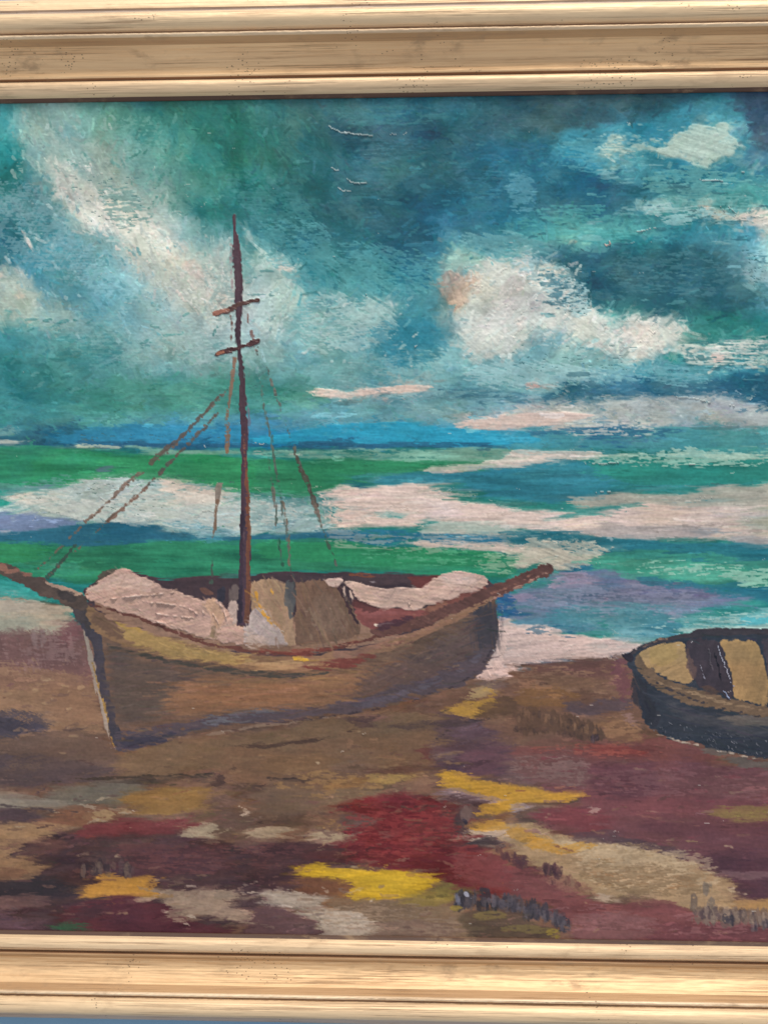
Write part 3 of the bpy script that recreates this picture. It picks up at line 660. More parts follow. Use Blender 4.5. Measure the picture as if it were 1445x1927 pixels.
poly([(178, 1530), (195, 1524), (212, 1530), (205, 1544), (185, 1546)], 'a8956e', ang=5, r=2, alpha=.9)
poly([(218, 1518), (240, 1518), (248, 1530), (230, 1536)], 'a08a68', ang=-20, r=2, alpha=.85, dry=.1)
poly([(118, 1506), (150, 1515), (210, 1520), (160, 1522)], 'a3a08f', ang=-8, r=1.3, alpha=.7, dry=.35)
# big dark patch
DK = region('painted_beach', 'dark_weed')
poly([(12, 1592), (60, 1580), (110, 1570), (160, 1558), (330, 1560), (420, 1575), (480, 1585), (640, 1592), (650, 1640), (560, 1680), (480, 1700), (430, 1745), (440, 1765), (0, 1765), (0, 1650), (60, 1640), (85, 1628), (60, 1610), (30, 1612)], '4a3638', ang=2, r=4, wob=8, alpha=.96, reg_id=DK)
poly([(200, 1600), (330, 1595), (440, 1600), (420, 1650), (300, 1650), (210, 1640)], '50343a', ang=2, r=12, alpha=.7)
poly([(0, 1650), (60, 1645), (130, 1652), (150, 1690), (60, 1690), (0, 1680)], '382f33', ang=2, r=6, alpha=.9)
poly([(60, 1585), (100, 1575), (130, 1580), (110, 1600), (60, 1605)], '5e4440', ang=10, r=4, alpha=.8)
poly([(0, 1612), (40, 1608), (80, 1622), (84, 1636), (55, 1648), (0, 1652)], '8a6f52', ang=6, r=3, wob=7, alpha=.95)
poly([(0, 1640), (40, 1630), (60, 1645), (30, 1655), (0, 1656)], '6e5040', ang=6, r=3, alpha=.8)
poly([(155, 1548), (200, 1542), (260, 1536), (330, 1540), (375, 1550), (340, 1565), (270, 1570), (210, 1568), (150, 1570)], '6f3a3c', ang=1, r=3.5, wob=6, alpha=.95, reg_id=region('painted_beach', 'crimson_patch'))
poly([(230, 1500), (250, 1488), (300, 1482), (390, 1480), (402, 1492), (380, 1518), (330, 1526), (262, 1530), (240, 1518)], '876a3e', ang=2, r=4, wob=6, alpha=.93, reg_id=region('painted_beach', 'ochre_patch'))
poly([(328, 1576), (340, 1562), (368, 1556), (380, 1548), (409, 1552), (404, 1576), (372, 1576)], 'a79c83', ang=5, r=1.8, wob=4, alpha=.96, h=.4, smooth=False)
poly([(455, 1514), (462, 1520), (470, 1536), (458, 1534), (450, 1525)], 'b8ab97', ang=-50, r=1.2, alpha=.9, h=.4)
poly([(430, 1572), (460, 1570), (452, 1577), (432, 1577)], '9a7c48', ang=2, r=1.5, alpha=.85)
poly([(470, 1568), (485, 1556), (545, 1555), (552, 1566), (520, 1574), (478, 1576)], 'a29278', ang=1, r=2, wob=4, alpha=.93)
poly([(590, 1560), (610, 1555), (650, 1562), (645, 1575), (610, 1580), (592, 1574)], '958870', ang=-4, r=3, alpha=.9)
poly([(610, 1545), (640, 1535), (655, 1545), (645, 1565), (620, 1560)], '8a6c44', ang=10, r=3, alpha=.85)
poly([(153, 1662), (180, 1658), (198, 1645), (212, 1642), (240, 1650), (270, 1646), (292, 1650), (297, 1668), (292, 1686), (255, 1684), (210, 1680), (172, 1684), (150, 1690), (160, 1676)], 'b1863e', ang=3, r=2.5, wob=5, alpha=.97, h=.3, reg_id=region('painted_beach', 'ochre_patch'), smooth=False)
poly([(130, 1700), (200, 1688), (290, 1692), (330, 1715), (360, 1735), (420, 1745), (450, 1765), (160, 1765), (110, 1740)], '592f36', ang=2, r=4, wob=6, alpha=.94, reg_id=region('painted_beach', 'crimson_patch'))
poly([(160, 1690), (220, 1686), (200, 1720), (120, 1725)], '43333a', ang=2, r=7, alpha=.7)
poly([(288, 1680), (300, 1672), (360, 1674), (440, 1668), (440, 1682), (424, 1700), (460, 1716), (485, 1735), (480, 1745), (440, 1738), (410, 1726), (372, 1724), (350, 1738), (330, 1732), (314, 1722), (328, 1708), (322, 1694)], '988775', ang=3, r=2.5, wob=6, alpha=.95, h=.25, reg_id=region('painted_beach', 'grey_sand'))
poly([(400, 1675), (435, 1670), (440, 1684), (410, 1692)], '7d7468', ang=5, r=4, alpha=.7)
poly([(235, 1685), (280, 1688), (290, 1694), (250, 1696)], 'a4937c', ang=-5, r=2, alpha=.8)
poly([(0, 1690), (40, 1682), (95, 1686), (100, 1710), (40, 1712), (0, 1706)], '68504e', ang=0, r=3, alpha=.9)
poly([(0, 1715), (80, 1718), (100, 1765), (0, 1765)], '60474c', ang=0, r=5, alpha=.85)
poly([(115, 1735), (145, 1730), (170, 1740), (160, 1757), (120, 1758)], '2c6040', ang=0, r=5, alpha=.85)
# centre foreground
poly([(400, 1400), (560, 1400), (800, 1370), (840, 1400), (820, 1450), (640, 1500), (480, 1480), (420, 1460)], '735a46', ang=4, r=10, wob=10, alpha=.8)
poly([(480, 1425), (620, 1420), (640, 1440), (560, 1455), (480, 1455)], '7a6044', ang=3, r=8, alpha=.6)
poly([(400, 1440), (440, 1430), (480, 1450), (450, 1470), (410, 1465)], '80644e', ang=10, r=6, alpha=.6)
poly([(395, 1468), (415, 1455), (430, 1462), (405, 1482)], '3f3030', ang=30, r=3, alpha=.8)
poly([(432, 1446), (446, 1442), (440, 1452), (430, 1452)], '43352f', r=1.5, alpha=.7)
poly([(480, 1465), (530, 1462), (580, 1462), (605, 1472), (540, 1470)], '3c3230', ang=-3, r=2, alpha=.85)
poly([(480, 1475), (600, 1472), (612, 1500), (620, 1530), (560, 1540), (480, 1538)], '6c5948', ang=2, r=6, alpha=.85)
poly([(610, 1470), (660, 1455), (692, 1458), (695, 1476), (640, 1488), (610, 1490)], '8c6b42', ang=3, r=3, wob=5, alpha=.9)
poly([(692, 1456), (760, 1455), (752, 1472), (720, 1480), (692, 1474)], '9c8550', ang=2, r=2, wob=3, alpha=.95, h=.3)
poly([(620, 1485), (700, 1482), (760, 1490), (700, 1500), (620, 1508)], '71604c', ang=3, r=4, alpha=.8)
poly([(600, 1448), (690, 1450), (780, 1440), (830, 1450), (760, 1456), (660, 1455)], '5a3e36', ang=2, r=4, alpha=.7)
poly([(800, 1400), (830, 1350), (900, 1340), (980, 1380), (960, 1470), (880, 1450), (830, 1455), (790, 1450)], '50404a', ang=10, r=10, wob=12, alpha=.8)
poly([(640, 1350), (680, 1348), (720, 1356), (700, 1366), (670, 1364)], '463637', ang=2, r=3, alpha=.85)
poly([(720, 1362), (800, 1356), (880, 1350), (880, 1362), (800, 1372), (740, 1372)], '4a3d3e', ang=4, r=4, alpha=.8)
poly([(780, 1405), (815, 1400), (812, 1425), (790, 1432)], '5e3436', ang=5, r=4, alpha=.8)
poly([(815, 1420), (870, 1412), (880, 1425), (850, 1432), (820, 1430)], '6f5f5c', ang=15, r=3, alpha=.85, dry=.2)
poly([(860, 1410), (960, 1400), (960, 1450), (880, 1450)], '684a52', ang=2, r=7, alpha=.8)
CR = region('painted_beach', 'crimson_patch')
poly([(628, 1520), (666, 1503), (746, 1497), (820, 1498), (852, 1530), (860, 1560), (885, 1580), (930, 1592), (985, 1640), (970, 1690), (879, 1668), (829, 1648), (779, 1630), (726, 1634), (646, 1622), (600, 1610), (636, 1590), (650, 1560), (690, 1545), (660, 1532)], '66292d', ang=3, r=4, wob=7, alpha=.96, reg_id=CR)
poly([(700, 1515), (800, 1512), (845, 1530), (850, 1552), (740, 1548), (700, 1530)], '702e30', ang=2, r=7, alpha=.8)
poly([(830, 1605), (900, 1590), (960, 1610), (1000, 1640), (990, 1680), (900, 1670), (850, 1640)], '7a4444', ang=-20, r=6, wob=8, alpha=.9)
poly([(700, 1570), (730, 1565), (745, 1572), (715, 1577)], '865a50', ang=2, r=3, alpha=.7)
poly([(630, 1548), (680, 1532), (700, 1540), (650, 1555)], '6b4f4c', ang=8, r=4, alpha=.8)
poly([(480, 1588), (590, 1582), (640, 1590), (645, 1615), (590, 1620), (560, 1640), (545, 1690), (490, 1675), (480, 1640)], '4a3234', ang=3, r=5, alpha=.9)
poly([(545, 1600), (640, 1598), (640, 1618), (560, 1622)], '5a3434', ang=2, r=5, alpha=.7)
poly([(550, 1645), (600, 1650), (665, 1655), (660, 1690), (620, 1700), (590, 1680), (545, 1660)], '6b4a37', ang=-6, r=4, wob=5, alpha=.92)
poly([(620, 1675), (660, 1668), (665, 1700), (640, 1710), (600, 1700)], '7c5a3c', ang=3, r=5, alpha=.85)
poly([(600, 1690), (680, 1686), (760, 1688), (840, 1696), (880, 1720), (920, 1765), (700, 1770), (705, 1740), (670, 1716), (620, 1706)], '7c6a55', ang=3, r=4, wob=6, alpha=.95)
poly([(690, 1730), (800, 1725), (870, 1740), (880, 1765), (700, 1770)], '77635a', ang=2, r=7, alpha=.75)
YL = region('painted_beach', 'yellow_patch')
poly([(536, 1634), (556, 1628), (576, 1622), (592, 1618), (604, 1626), (632, 1630), (668, 1636), (726, 1630), (768, 1636), (812, 1648), (808, 1666), (774, 1676), (733, 1685), (690, 1684), (656, 1688), (656, 1678), (664, 1668), (666, 1656), (620, 1648), (584, 1648), (556, 1640)], 'c0a12a', ang=3, r=2, wob=4, alpha=.98, h=.5, reg_id=YL, smooth=False)
poly([(660, 1650), (720, 1642), (780, 1652), (790, 1664), (720, 1672), (670, 1672)], 'c8aa30', ang=2, r=6, alpha=.7)
poly([(730, 1686), (790, 1672), (840, 1668), (850, 1690), (820, 1704), (780, 1698)], '86783a', ang=3, r=5, alpha=.85, dry=.05)
poly([(806, 1668), (822, 1655), (850, 1658), (848, 1680), (815, 1690)], '6c6438', ang=20, r=3, alpha=.8)
poly([(484, 1684), (500, 1676), (520, 1672), (560, 1674), (590, 1680), (600, 1694), (590, 1706), (640, 1712), (690, 1716), (700, 1738), (740, 1745), (700, 1756), (680, 1764), (620, 1764), (604, 1748), (606, 1724), (560, 1716), (520, 1704), (492, 1694)], 'a69d8d', ang=-4, r=2.5, wob=6, alpha=.97, h=.5, reg_id=region('painted_beach', 'grey_sand'), edge=.15, smooth=False)
poly([(500, 1680), (570, 1682), (590, 1700), (530, 1700)], '9b9182', ang=-8, r=5, alpha=.7)
poly([(478, 1700), (510, 1704), (560, 1718), (600, 1726), (602, 1750), (615, 1768), (470, 1768)], '644a4a', ang=2, r=3, alpha=.95)
# golden streaks right of centre
YR = region('painted_beach', 'yellow_patch')
poly([(824, 1455), (840, 1451), (880, 1456), (920, 1464), (958, 1478), (1040, 1486), (1104, 1490), (1106, 1500), (1060, 1508), (1000, 1512), (962, 1522), (940, 1505), (900, 1492), (862, 1482), (836, 1480), (830, 1468)], 'c59c3a', ang=-6, r=2.2, wob=4, alpha=.97, h=.45, reg_id=YR, to='b08c3c', smooth=False)
poly([(850, 1480), (900, 1492), (945, 1504), (960, 1500), (950, 1512), (900, 1512), (850, 1500), (830, 1490)], '8c7a80', ang=-10, r=2.5, alpha=.85, dry=.25)
poly([(830, 1490), (880, 1500), (940, 1510), (900, 1520), (850, 1515)], '4c3638', ang=-6, r=4, alpha=.85)
poly([(960, 1515), (1010, 1510), (1000, 1520), (965, 1526)], '9c9092', ang=5, r=2, alpha=.8, dry=.15)
poly([(888, 1520), (892, 1514), (920, 1510), (966, 1500), (960, 1518), (925, 1532), (895, 1538)], 'b99138', ang=12, r=2, wob=4, alpha=.96, h=.4, reg_id=region('painted_beach', 'yellow_patch'))
poly([(895, 1540), (940, 1530), (975, 1520), (970, 1532), (930, 1548), (905, 1550)], '6c4c38', ang=15, r=3, alpha=.85)
poly([(855, 1510), (878, 1504), (890, 1520), (888, 1545), (862, 1540)], '5e4a48', ang=70, r=3, alpha=.9)
poly([(855, 1545), (880, 1540), (880, 1570), (858, 1572)], '45343a', ang=70, r=3, alpha=.8)
CP = region('painted_beach', 'sand_bank')
poly([(905, 1562), (950, 1545), (980, 1544), (1000, 1552), (1043, 1568), (1093, 1578), (1159, 1580), (1220, 1592), (1259, 1600), (1292, 1618), (1330, 1638), (1382, 1652), (1386, 1690), (1350, 1706), (1292, 1700), (1209, 1686), (1159, 1692), (1116, 1684), (1085, 1664), (1040, 1640), (1003, 1625), (975, 1605), (940, 1580)], 'a08b6c', ang=-14, r=3, wob=7, alpha=.97, h=.25, reg_id=CP)
poly([(1000, 1552), (1050, 1572), (1100, 1582), (1160, 1582), (1230, 1598), (1290, 1622), (1310, 1645), (1230, 1632), (1150, 1612), (1100, 1600), (1040, 1592)], 'aea082', ang=-14, r=5, wob=5, alpha=.8)
poly([(1140, 1612), (1200, 1608), (1280, 1625), (1330, 1650), (1260, 1645), (1180, 1635)], '938268', ang=-12, r=6, alpha=.7)
poly([(1110, 1640), (1200, 1640), (1300, 1655), (1310, 1668), (1200, 1668), (1110, 1660)], '9a7a58', ang=-6, r=5, alpha=.75)
poly([(1060, 1645), (1120, 1652), (1240, 1680), (1200, 1688), (1120, 1680)], '978668', ang=-10, r=5, alpha=.7)
poly([(960, 1550), (985, 1550), (1010, 1572), (1050, 1592), (1100, 1588), (1130, 1592), (1060, 1606), (1010, 1598), (970, 1576), (940, 1565)], 'b38b3e', ang=-20, r=3, wob=4, alpha=.92, h=.3, reg_id=region('painted_beach', 'yellow_patch'))
poly([(884, 1556), (900, 1550), (945, 1544), (950, 1556), (920, 1562), (892, 1562)], 'b38c3e', ang=6, r=2, alpha=.95)
poly([(876, 1562), (886, 1558), (905, 1564), (925, 1562), (945, 1560), (955, 1568), (930, 1574), (905, 1578), (885, 1574)], 'b3a596', ang=4, r=1.3, wob=2, h=.8, reg_id=region('painted_beach', 'white_dab'))
poly([(885, 1578), (920, 1576), (940, 1582), (910, 1594), (882, 1588)], '42363a', ang=10, r=2.5, alpha=.9)
poly([(940, 1585), (975, 1600), (985, 1630), (960, 1640), (930, 1600)], '7a5c48', ang=-50, r=4, alpha=.8, dry=.1)
poly([(960, 1602), (990, 1610), (1000, 1630), (985, 1640), (962, 1632)], '4c343c', ang=70, r=4, alpha=.85)
# right-hand mauve ground
poly([(960, 1430), (1110, 1425), (1300, 1430), (1445, 1450), (1445, 1600), (1330, 1605), (1200, 1588), (1110, 1572), (1040, 1560), (1000, 1545), (1010, 1520), (1100, 1512), (1110, 1485), (1000, 1480)], '6c474b', ang=-2, r=5, wob=8, alpha=.96, reg_id=region('painted_beach', 'mauve_sand'))
poly([(970, 1395), (1120, 1385), (1200, 1375), (1290, 1395), (1380, 1425), (1330, 1440), (1200, 1425), (1060, 1425), (970, 1440)], '744a48', ang=-4, r=5, wob=6, alpha=.9)
poly([(950, 1410), (1040, 1405), (1120, 1440), (1110, 1480), (1000, 1478), (940, 1460)], '6a5452', ang=0, r=8, wob=8, alpha=.85)
poly([(1110, 1440), (1200, 1420), (1240, 1450), (1230, 1495), (1140, 1500), (1105, 1470)], '60404a', ang=-3, r=8, wob=8, alpha=.85)
poly([(1060, 1404), (1140, 1402), (1190, 1408), (1250, 1424), (1200, 1424), (1110, 1414)], '85403c', ang=-5, r=3, alpha=.75, dry=.15)
poly([(1240, 1455), (1350, 1450), (1440, 1465), (1440, 1490), (1330, 1490), (1240, 1480)], '6d4e50', ang=-4, r=7, alpha=.7)
poly([(1010, 1518), (1100, 1512), (1140, 1530), (1150, 1562), (1090, 1568), (1030, 1555), (1000, 1535)], '733e44', ang=-4, r=6, wob=6, alpha=.9)
poly([(1110, 1490), (1300, 1502), (1440, 1512), (1440, 1530), (1250, 1530), (1110, 1520)], '74484e', ang=-3, r=6, alpha=.75)
poly([(1200, 1545), (1340, 1550), (1445, 1560), (1445, 1580), (1300, 1575), (1200, 1560)], '624048', ang=-3, r=5, alpha=.75)
poly([(1030, 1558), (1080, 1568), (1140, 1562), (1200, 1578), (1280, 1598), (1300, 1620), (1230, 1600), (1150, 1580), (1080, 1578)], '54444a', ang=-8, r=3, alpha=.9)
poly([(1255, 1575), (1340, 1568), (1445, 1585), (1445, 1640), (1350, 1640), (1290, 1615)], '64444c', ang=-4, r=7, alpha=.8)
poly([(1300, 1615), (1380, 1600), (1445, 1612), (1445, 1690), (1388, 1690), (1385, 1652), (1340, 1640)], '583c46', ang=-4, r=5, alpha=.9)
poly([(1340, 1640), (1445, 1640), (1445, 1648), (1380, 1650)], '7a6468', ang=0, r=3, alpha=.7)
poly([(1312, 1524), (1340, 1517), (1400, 1520), (1445, 1522), (1445, 1544), (1400, 1543), (1350, 1538), (1320, 1532)], '857a48', ang=-2, r=3.5, wob=4, alpha=.88)
poly([(1096, 1516), (1112, 1514), (1120, 1526), (1118, 1534), (1108, 1528)], 'b09a92', ang=-30, r=1.5, alpha=.9, dry=.1)
line([(1180, 1530), (1240, 1527), (1300, 1525)], [1, 2, 1], '9a7a70')
line([(1180, 1528), (1250, 1540), (1320, 1555)], [1, 3, 1], '8a6258', alpha=.8)
# bottom mauve
poly([(955, 1630), (985, 1632), (1010, 1640), (1060, 1652), (1085, 1672), (1116, 1690), (1160, 1694), (1210, 1690), (1290, 1704), (1330, 1740), (1445, 1750), (1445, 1790), (1060, 1790), (1080, 1745), (1060, 1715), (1000, 1690), (955, 1685)], '75494a', ang=-3, r=4, wob=7, alpha=.96, reg_id=region('painted_beach', 'mauve_sand'))
poly([(1100, 1720), (1200, 1712), (1230, 1740), (1220, 1770), (1080, 1775), (1070, 1750)], '7a5a5a', ang=0, r=7, alpha=.8)
poly([(1225, 1742), (1330, 1740), (1445, 1755), (1445, 1790), (1230, 1785)], '643f46', ang=0, r=5, alpha=.85)
poly([(1020, 1650), (1060, 1645), (1100, 1660), (1095, 1678), (1050, 1672)], '8a6a5c', ang=-20, r=4, alpha=.8, dry=.1)
poly([(1112, 1682), (1125, 1680), (1150, 1690), (1180, 1688), (1160, 1694), (1130, 1692)], 'b5a690', ang=-8, r=1.5, alpha=.9)
poly([(1150, 1628), (1170, 1632), (1200, 1638), (1235, 1645), (1230, 1650), (1180, 1640)], 'bcae98', ang=-10, r=1.3, alpha=.85, h=.4)
poly([(1355, 1668), (1378, 1670), (1376, 1676), (1360, 1674)], 'b8ac98', ang=-10, r=1, alpha=.8, dry=.2)
poly([(1375, 1700), (1400, 1688), (1445, 1682), (1445, 1712), (1400, 1716), (1380, 1712)], '9d7f55', ang=5, r=3, alpha=.95)
# brown shore right
poly([(905, 1300), (940, 1285), (962, 1262), (1010, 1250), (1060, 1244), (1145, 1238), (1180, 1250), (1195, 1300), (1215, 1360), (1150, 1400), (950, 1395), (900, 1360)], '6d5548', ang=3, r=5, wob=8, alpha=.95)
poly([(975, 1258), (1050, 1246), (1150, 1242), (1180, 1265), (1150, 1280), (1050, 1262), (985, 1275)], '644848', ang=2, r=5, alpha=.75)
poly([(990, 1275), (1080, 1268), (1170, 1280), (1180, 1305), (1080, 1300), (1000, 1292)], '6e5a4a', ang=2, r=6, alpha=.7)
poly([(965, 1300), (1000, 1288), (1060, 1296), (1100, 1318), (1070, 1334), (1000, 1330), (955, 1325)], '7f603e', ang=2, r=4, wob=6, alpha=.9)
poly([(1058, 1322), (1085, 1316), (1100, 1325), (1130, 1316), (1185, 1312), (1195, 1325), (1150, 1340), (1090, 1342), (1070, 1335)], '4d4550', ang=2, r=3, wob=5, alpha=.92, reg_id=region('painted_beach', 'rock'))
poly([(1110, 1356), (1140, 1345), (1180, 1342), (1200, 1365), (1220, 1385), (1180, 1400), (1130, 1395), (1150, 1385)], '80644b', ang=-10, r=5, alpha=.88)
poly([(1168, 1330), (1185, 1335), (1205, 1370), (1190, 1372)], '8a7478', ang=-50, r=3, alpha=.7)
poly([(1150, 1240), (1175, 1236), (1190, 1262), (1198, 1310), (1190, 1330), (1170, 1300), (1160, 1270)], '67434f', ang=-70, r=3, wob=5, alpha=.88)
poly([(845, 1340), (860, 1325), (885, 1316), (893, 1325), (925, 1310), (915, 1300), (888, 1306), (905, 1295), (930, 1298), (920, 1330), (890, 1345), (900, 1355), (862, 1350)], 'a5863f', ang=20, r=2.5, wob=5, alpha=.93, reg_id=region('painted_beach', 'ochre_patch'))
poly([(885, 1300), (905, 1285), (925, 1290), (915, 1310), (890, 1318)], '9c8a64', ang=30, r=2.5, alpha=.9)
poly([(900, 1318), (940, 1300), (965, 1310), (960, 1345), (905, 1350), (888, 1335)], '584638', ang=10, r=3, wob=6, alpha=.9, reg_id=region('painted_beach', 'rock'))
poly([(915, 1348), (955, 1344), (950, 1358), (910, 1360)], '77604e', ang=5, r=3, alpha=.8)
poly([(905, 1275), (925, 1285), (945, 1280), (960, 1290), (930, 1298), (900, 1292)], '6a5c58', ang=10, r=3, alpha=.8)

# ------------------------------------------------------------------ first brush pass over everything laid in so far
sky_ids = [i for i, (p, s) in enumerate(REGIONS) if p == 'painted_sky']
sea_ids = [i for i, (p, s) in enumerate(REGIONS) if p == 'painted_sea']
bea_ids = [i for i, (p, s) in enumerate(REGIONS) if p == 'painted_beach']
# the crisp patches are gone over once more after the loose brushing
todo, KEEP = KEEP, None
def restate():
    last = SEED[0]
    for pts, c, kw, sd in todo:
        SEED[0] = sd - 1
        poly(pts, c, **kw)
    SEED[0] = last + 1


def scum(pts, c, dry=.5, **kw):
    kw['alpha'] = kw.get('alpha', .8) * .72
    kw.setdefault('r', 4)
    kw.setdefault('wob', 8)
    kw.setdefault('setang', False)
    kw.setdefault('rough', .9)
    kw.setdefault('h', .3)
    poly(pts, c, dry=dry, **kw)


T_M1, T_M2 = fnoise(26, 26, 41), fnoise(60, 34, 42)
for q, (lo_, hi_, am) in enumerate(((0, 790, .028), (790, 1230, .018), (1230, 1900, .018))):
    wz = np.clip((PYg - lo_) / 20 + .5, 0, 1) * np.clip((hi_ - PYg) / 20 + .5, 0, 1)
    m1 = samp(T_M1, XX, YY, .4 * q, 1.0, q) + .8 * samp(T_M2, XX, YY, -.5 + .4 * q, 1.0, q + 2)
    m2 = samp(T_M1, XX, YY, -.7, 1.4, q + 5)
    col += (wz * am * m1)[..., None] * np.array([1.0, 1.0, .95]) + (wz * am * .5 * m2)[..., None] * np.array([.8, .2, -.9])
np.clip(col, .02, .95, out=col)
drag(16, 1.0, 180, 745, seed=5)
drag(42, 1.0, 745, 1235, dirs=0, seed=9)
drag(46, 1.2, 1235, 1790, seed=14)
drag(22, .8, 1235, 1790, dirs=4, seed=31)
for k in range(3):
    col[..., k] = boxblur(col[..., k], 1)

dabs(2600, (-180, 180, 1640, 850), [(36, 12), (26, 10), (44, 9)], jit=.05, alpha=(.15, .42), angj=26, hscale=.12, only=sky_ids, smear=(8, 4))
dabs(9000, (-180, 180, 1640, 850), [(15, 4), (20, 3.4), (11, 5), (9, 3)], jit=.05, alpha=(.25, .8), angj=36, hscale=.22, only=sky_ids, smear=(8, 4), flick=.14, hue=.014)
dabs(9000, (-180, 180, 1640, 850), [(8, 2), (6, 2.4), (11, 1.8), (5, 1.6)], jit=.05, alpha=(.3, .85), angj=45, hscale=.28, only=sky_ids, smear=(5, 4), flick=.22, hue=.014)
dabs(1800, (-180, 830, 1640, 1240), [(50, 4), (34, 3), (70, 4)], jit=.045, alpha=(.15, .5), angj=3, hscale=.15, only=sea_ids, smear=(18, .8))
dabs(6500, (-180, 830, 1640, 1240), [(24, 2), (16, 1.8), (34, 1.7), (9, 1.8)], jit=.06, alpha=(.25, .8), angj=5, hscale=.25, only=sea_ids, smear=(14, 1.2), flick=.15)
dabs(2600, (-180, 1100, 1640, 1790), [(34, 6), (22, 7), (44, 5)], jit=.05, alpha=(.15, .45), angj=10, hscale=.15, only=bea_ids, smear=(10, 2))
dabs(9500, (-180, 1100, 1640, 1790), [(18, 2.4), (10, 3), (26, 2.0), (7, 2.4)], jit=.07, alpha=(.25, .75), angj=16, hscale=.28, only=bea_ids, smear=(9, 2), flick=.15)

# broken, scumbled paint dragged over the dry layer
restate()
drag(15, .6, 1240, 1790, seed=61)
drag(12, .6, 745, 1235, dirs=0, seed=66)
scum([(395, 340), (500, 320), (600, 400), (560, 470), (470, 430)], '4a8a8c', .62, ang=40, alpha=.6)
scum([(200, 225), (300, 215), (330, 300), (280, 380), (200, 320)], '72a898', .62, ang=-60, alpha=.6)
scum([(620, 200), (800, 195), (860, 215), (800, 240), (640, 225)], '3f7e86', .6, ang=-2, alpha=.6)
scum([(640, 262), (760, 262), (830, 275), (740, 300), (650, 290)], '23505f', .6, ang=-2, alpha=.6)
scum([(640, 350), (760, 345), (840, 355), (740, 380), (650, 372)], '23505f', .6, ang=-2, alpha=.5)
scum([(840, 330), (960, 320), (1010, 380), (960, 420), (860, 380)], '3c7e9c', .6, ang=6, alpha=.7)
scum([(860, 440), (960, 430), (1040, 450), (1050, 480), (960, 480), (880, 470)], '6faab0', .5, ang=20, alpha=.8)
scum([(930, 480), (1000, 470), (1060, 500), (1110, 545), (1120, 590), (1080, 600), (1040, 560)], '9cc4c8', .5, ang=-35, alpha=.9, weave=True)
scum([(1000, 500), (1060, 505), (1110, 550), (1110, 590), (1060, 590)], '28607a', .62, ang=0, alpha=.8, weave=True)
scum([(480, 400), (620, 420), (640, 500), (560, 560), (490, 480)], '58a0a8', .6, ang=35, alpha=.7)
scum([(600, 470), (760, 450), (850, 500), (800, 560), (660, 560)], '5faab0', .62, ang=30, alpha=.6)
scum([(560, 560), (680, 550), (760, 590), (740, 640), (640, 660), (560, 640)], 'a8c6c2', .6, ang=35, alpha=.7)
scum([(600, 640), (760, 640), (850, 690), (800, 720), (660, 720), (590, 690)], '8cb8b8', .62, ang=10, alpha=.6)
scum([(690, 620), (800, 600), (850, 640), (820, 690), (740, 690)], '2c7894', .62, ang=40, alpha=.6)
scum([(870, 690), (1000, 680), (1180, 690), (1290, 700), (1180, 716), (1000, 730), (880, 720)], '9cc4c8', .55, ang=18, alpha=.8)
scum([(1100, 690), (1300, 690), (1430, 700), (1300, 722), (1100, 724)], '70aab8', .5, ang=10, alpha=.8)
scum([(120, 590), (200, 570), (300, 640), (340, 700), (260, 700), (160, 650)], '7cacac', .62, ang=-30, alpha=.7)
scum([(90, 600), (200, 620), (240, 680), (120, 690)], '2f8088', .6, ang=-20, alpha=.5)
scum([(300, 600), (440, 590), (440, 680), (340, 690)], 'a8c4c2', .58, ang=-30, alpha=.7)
scum([(0, 340), (60, 330), (140, 420), (180, 520), (120, 560), (60, 480)], '8cb0b8', .62, ang=-58, alpha=.6)
scum([(140, 450), (240, 480), (280, 560), (200, 560), (140, 520)], '86b8c4', .62, ang=-50, alpha=.6)
scum([(200, 340), (260, 350), (300, 420), (250, 440), (200, 400)], '5c8c88', .68, ang=0, alpha=.8, weave=True)
scum([(390, 510), (440, 510), (440, 620), (400, 610)], '7a9c98', .72, ang=-50, alpha=.7)
scum([(1190, 330), (1300, 320), (1420, 330), (1440, 400), (1330, 390), (1240, 370)], '6cb0ac', .55, ang=3, alpha=.8)
scum([(1040, 262), (1200, 255), (1240, 300), (1120, 330), (1050, 310)], '62a8b4', .58, ang=8, alpha=.7)
scum([(960, 320), (1010, 330), (1010, 400), (960, 400)], '62a0b4', .55, ang=5, alpha=.7)
scum([(980, 400), (1180, 390), (1300, 420), (1250, 450), (1100, 452), (1000, 440)], '4fa4a4', .52, ang=3, alpha=.8)
scum([(1200, 372), (1330, 388), (1400, 430), (1300, 420), (1210, 400)], 'a4cccc', .5, ang=-8, alpha=.85)
scum([(1280, 395), (1380, 410), (1440, 430), (1380, 432), (1300, 412)], '305860', .68, ang=-20, alpha=.8)
scum([(1270, 640), (1445, 636), (1445, 690), (1280, 684)], '2f6f7a', .62, ang=0, alpha=.85)
scum([(1300, 645), (1445, 640), (1445, 660), (1320, 660)], 'd0d8d0', .62, ang=0, alpha=.8)
scum([(1130, 480), (1300, 470), (1380, 500), (1340, 560), (1180, 560)], '4a7c8a', .68, ang=10, alpha=.7)
for q in range(60):
    x, y = rng.uniform(1000, 1445), rng.uniform(300, 760)
    scum([(x, y), (x + 40, y - 3), (x + 60, y + 3), (x + 20, y + 6)], ['7ab4b8', '1f5068', '9cc8c8', '2a6c84'][q % 4], .55, ang=2, alpha=.6, wob=3, r=2, ext=False)
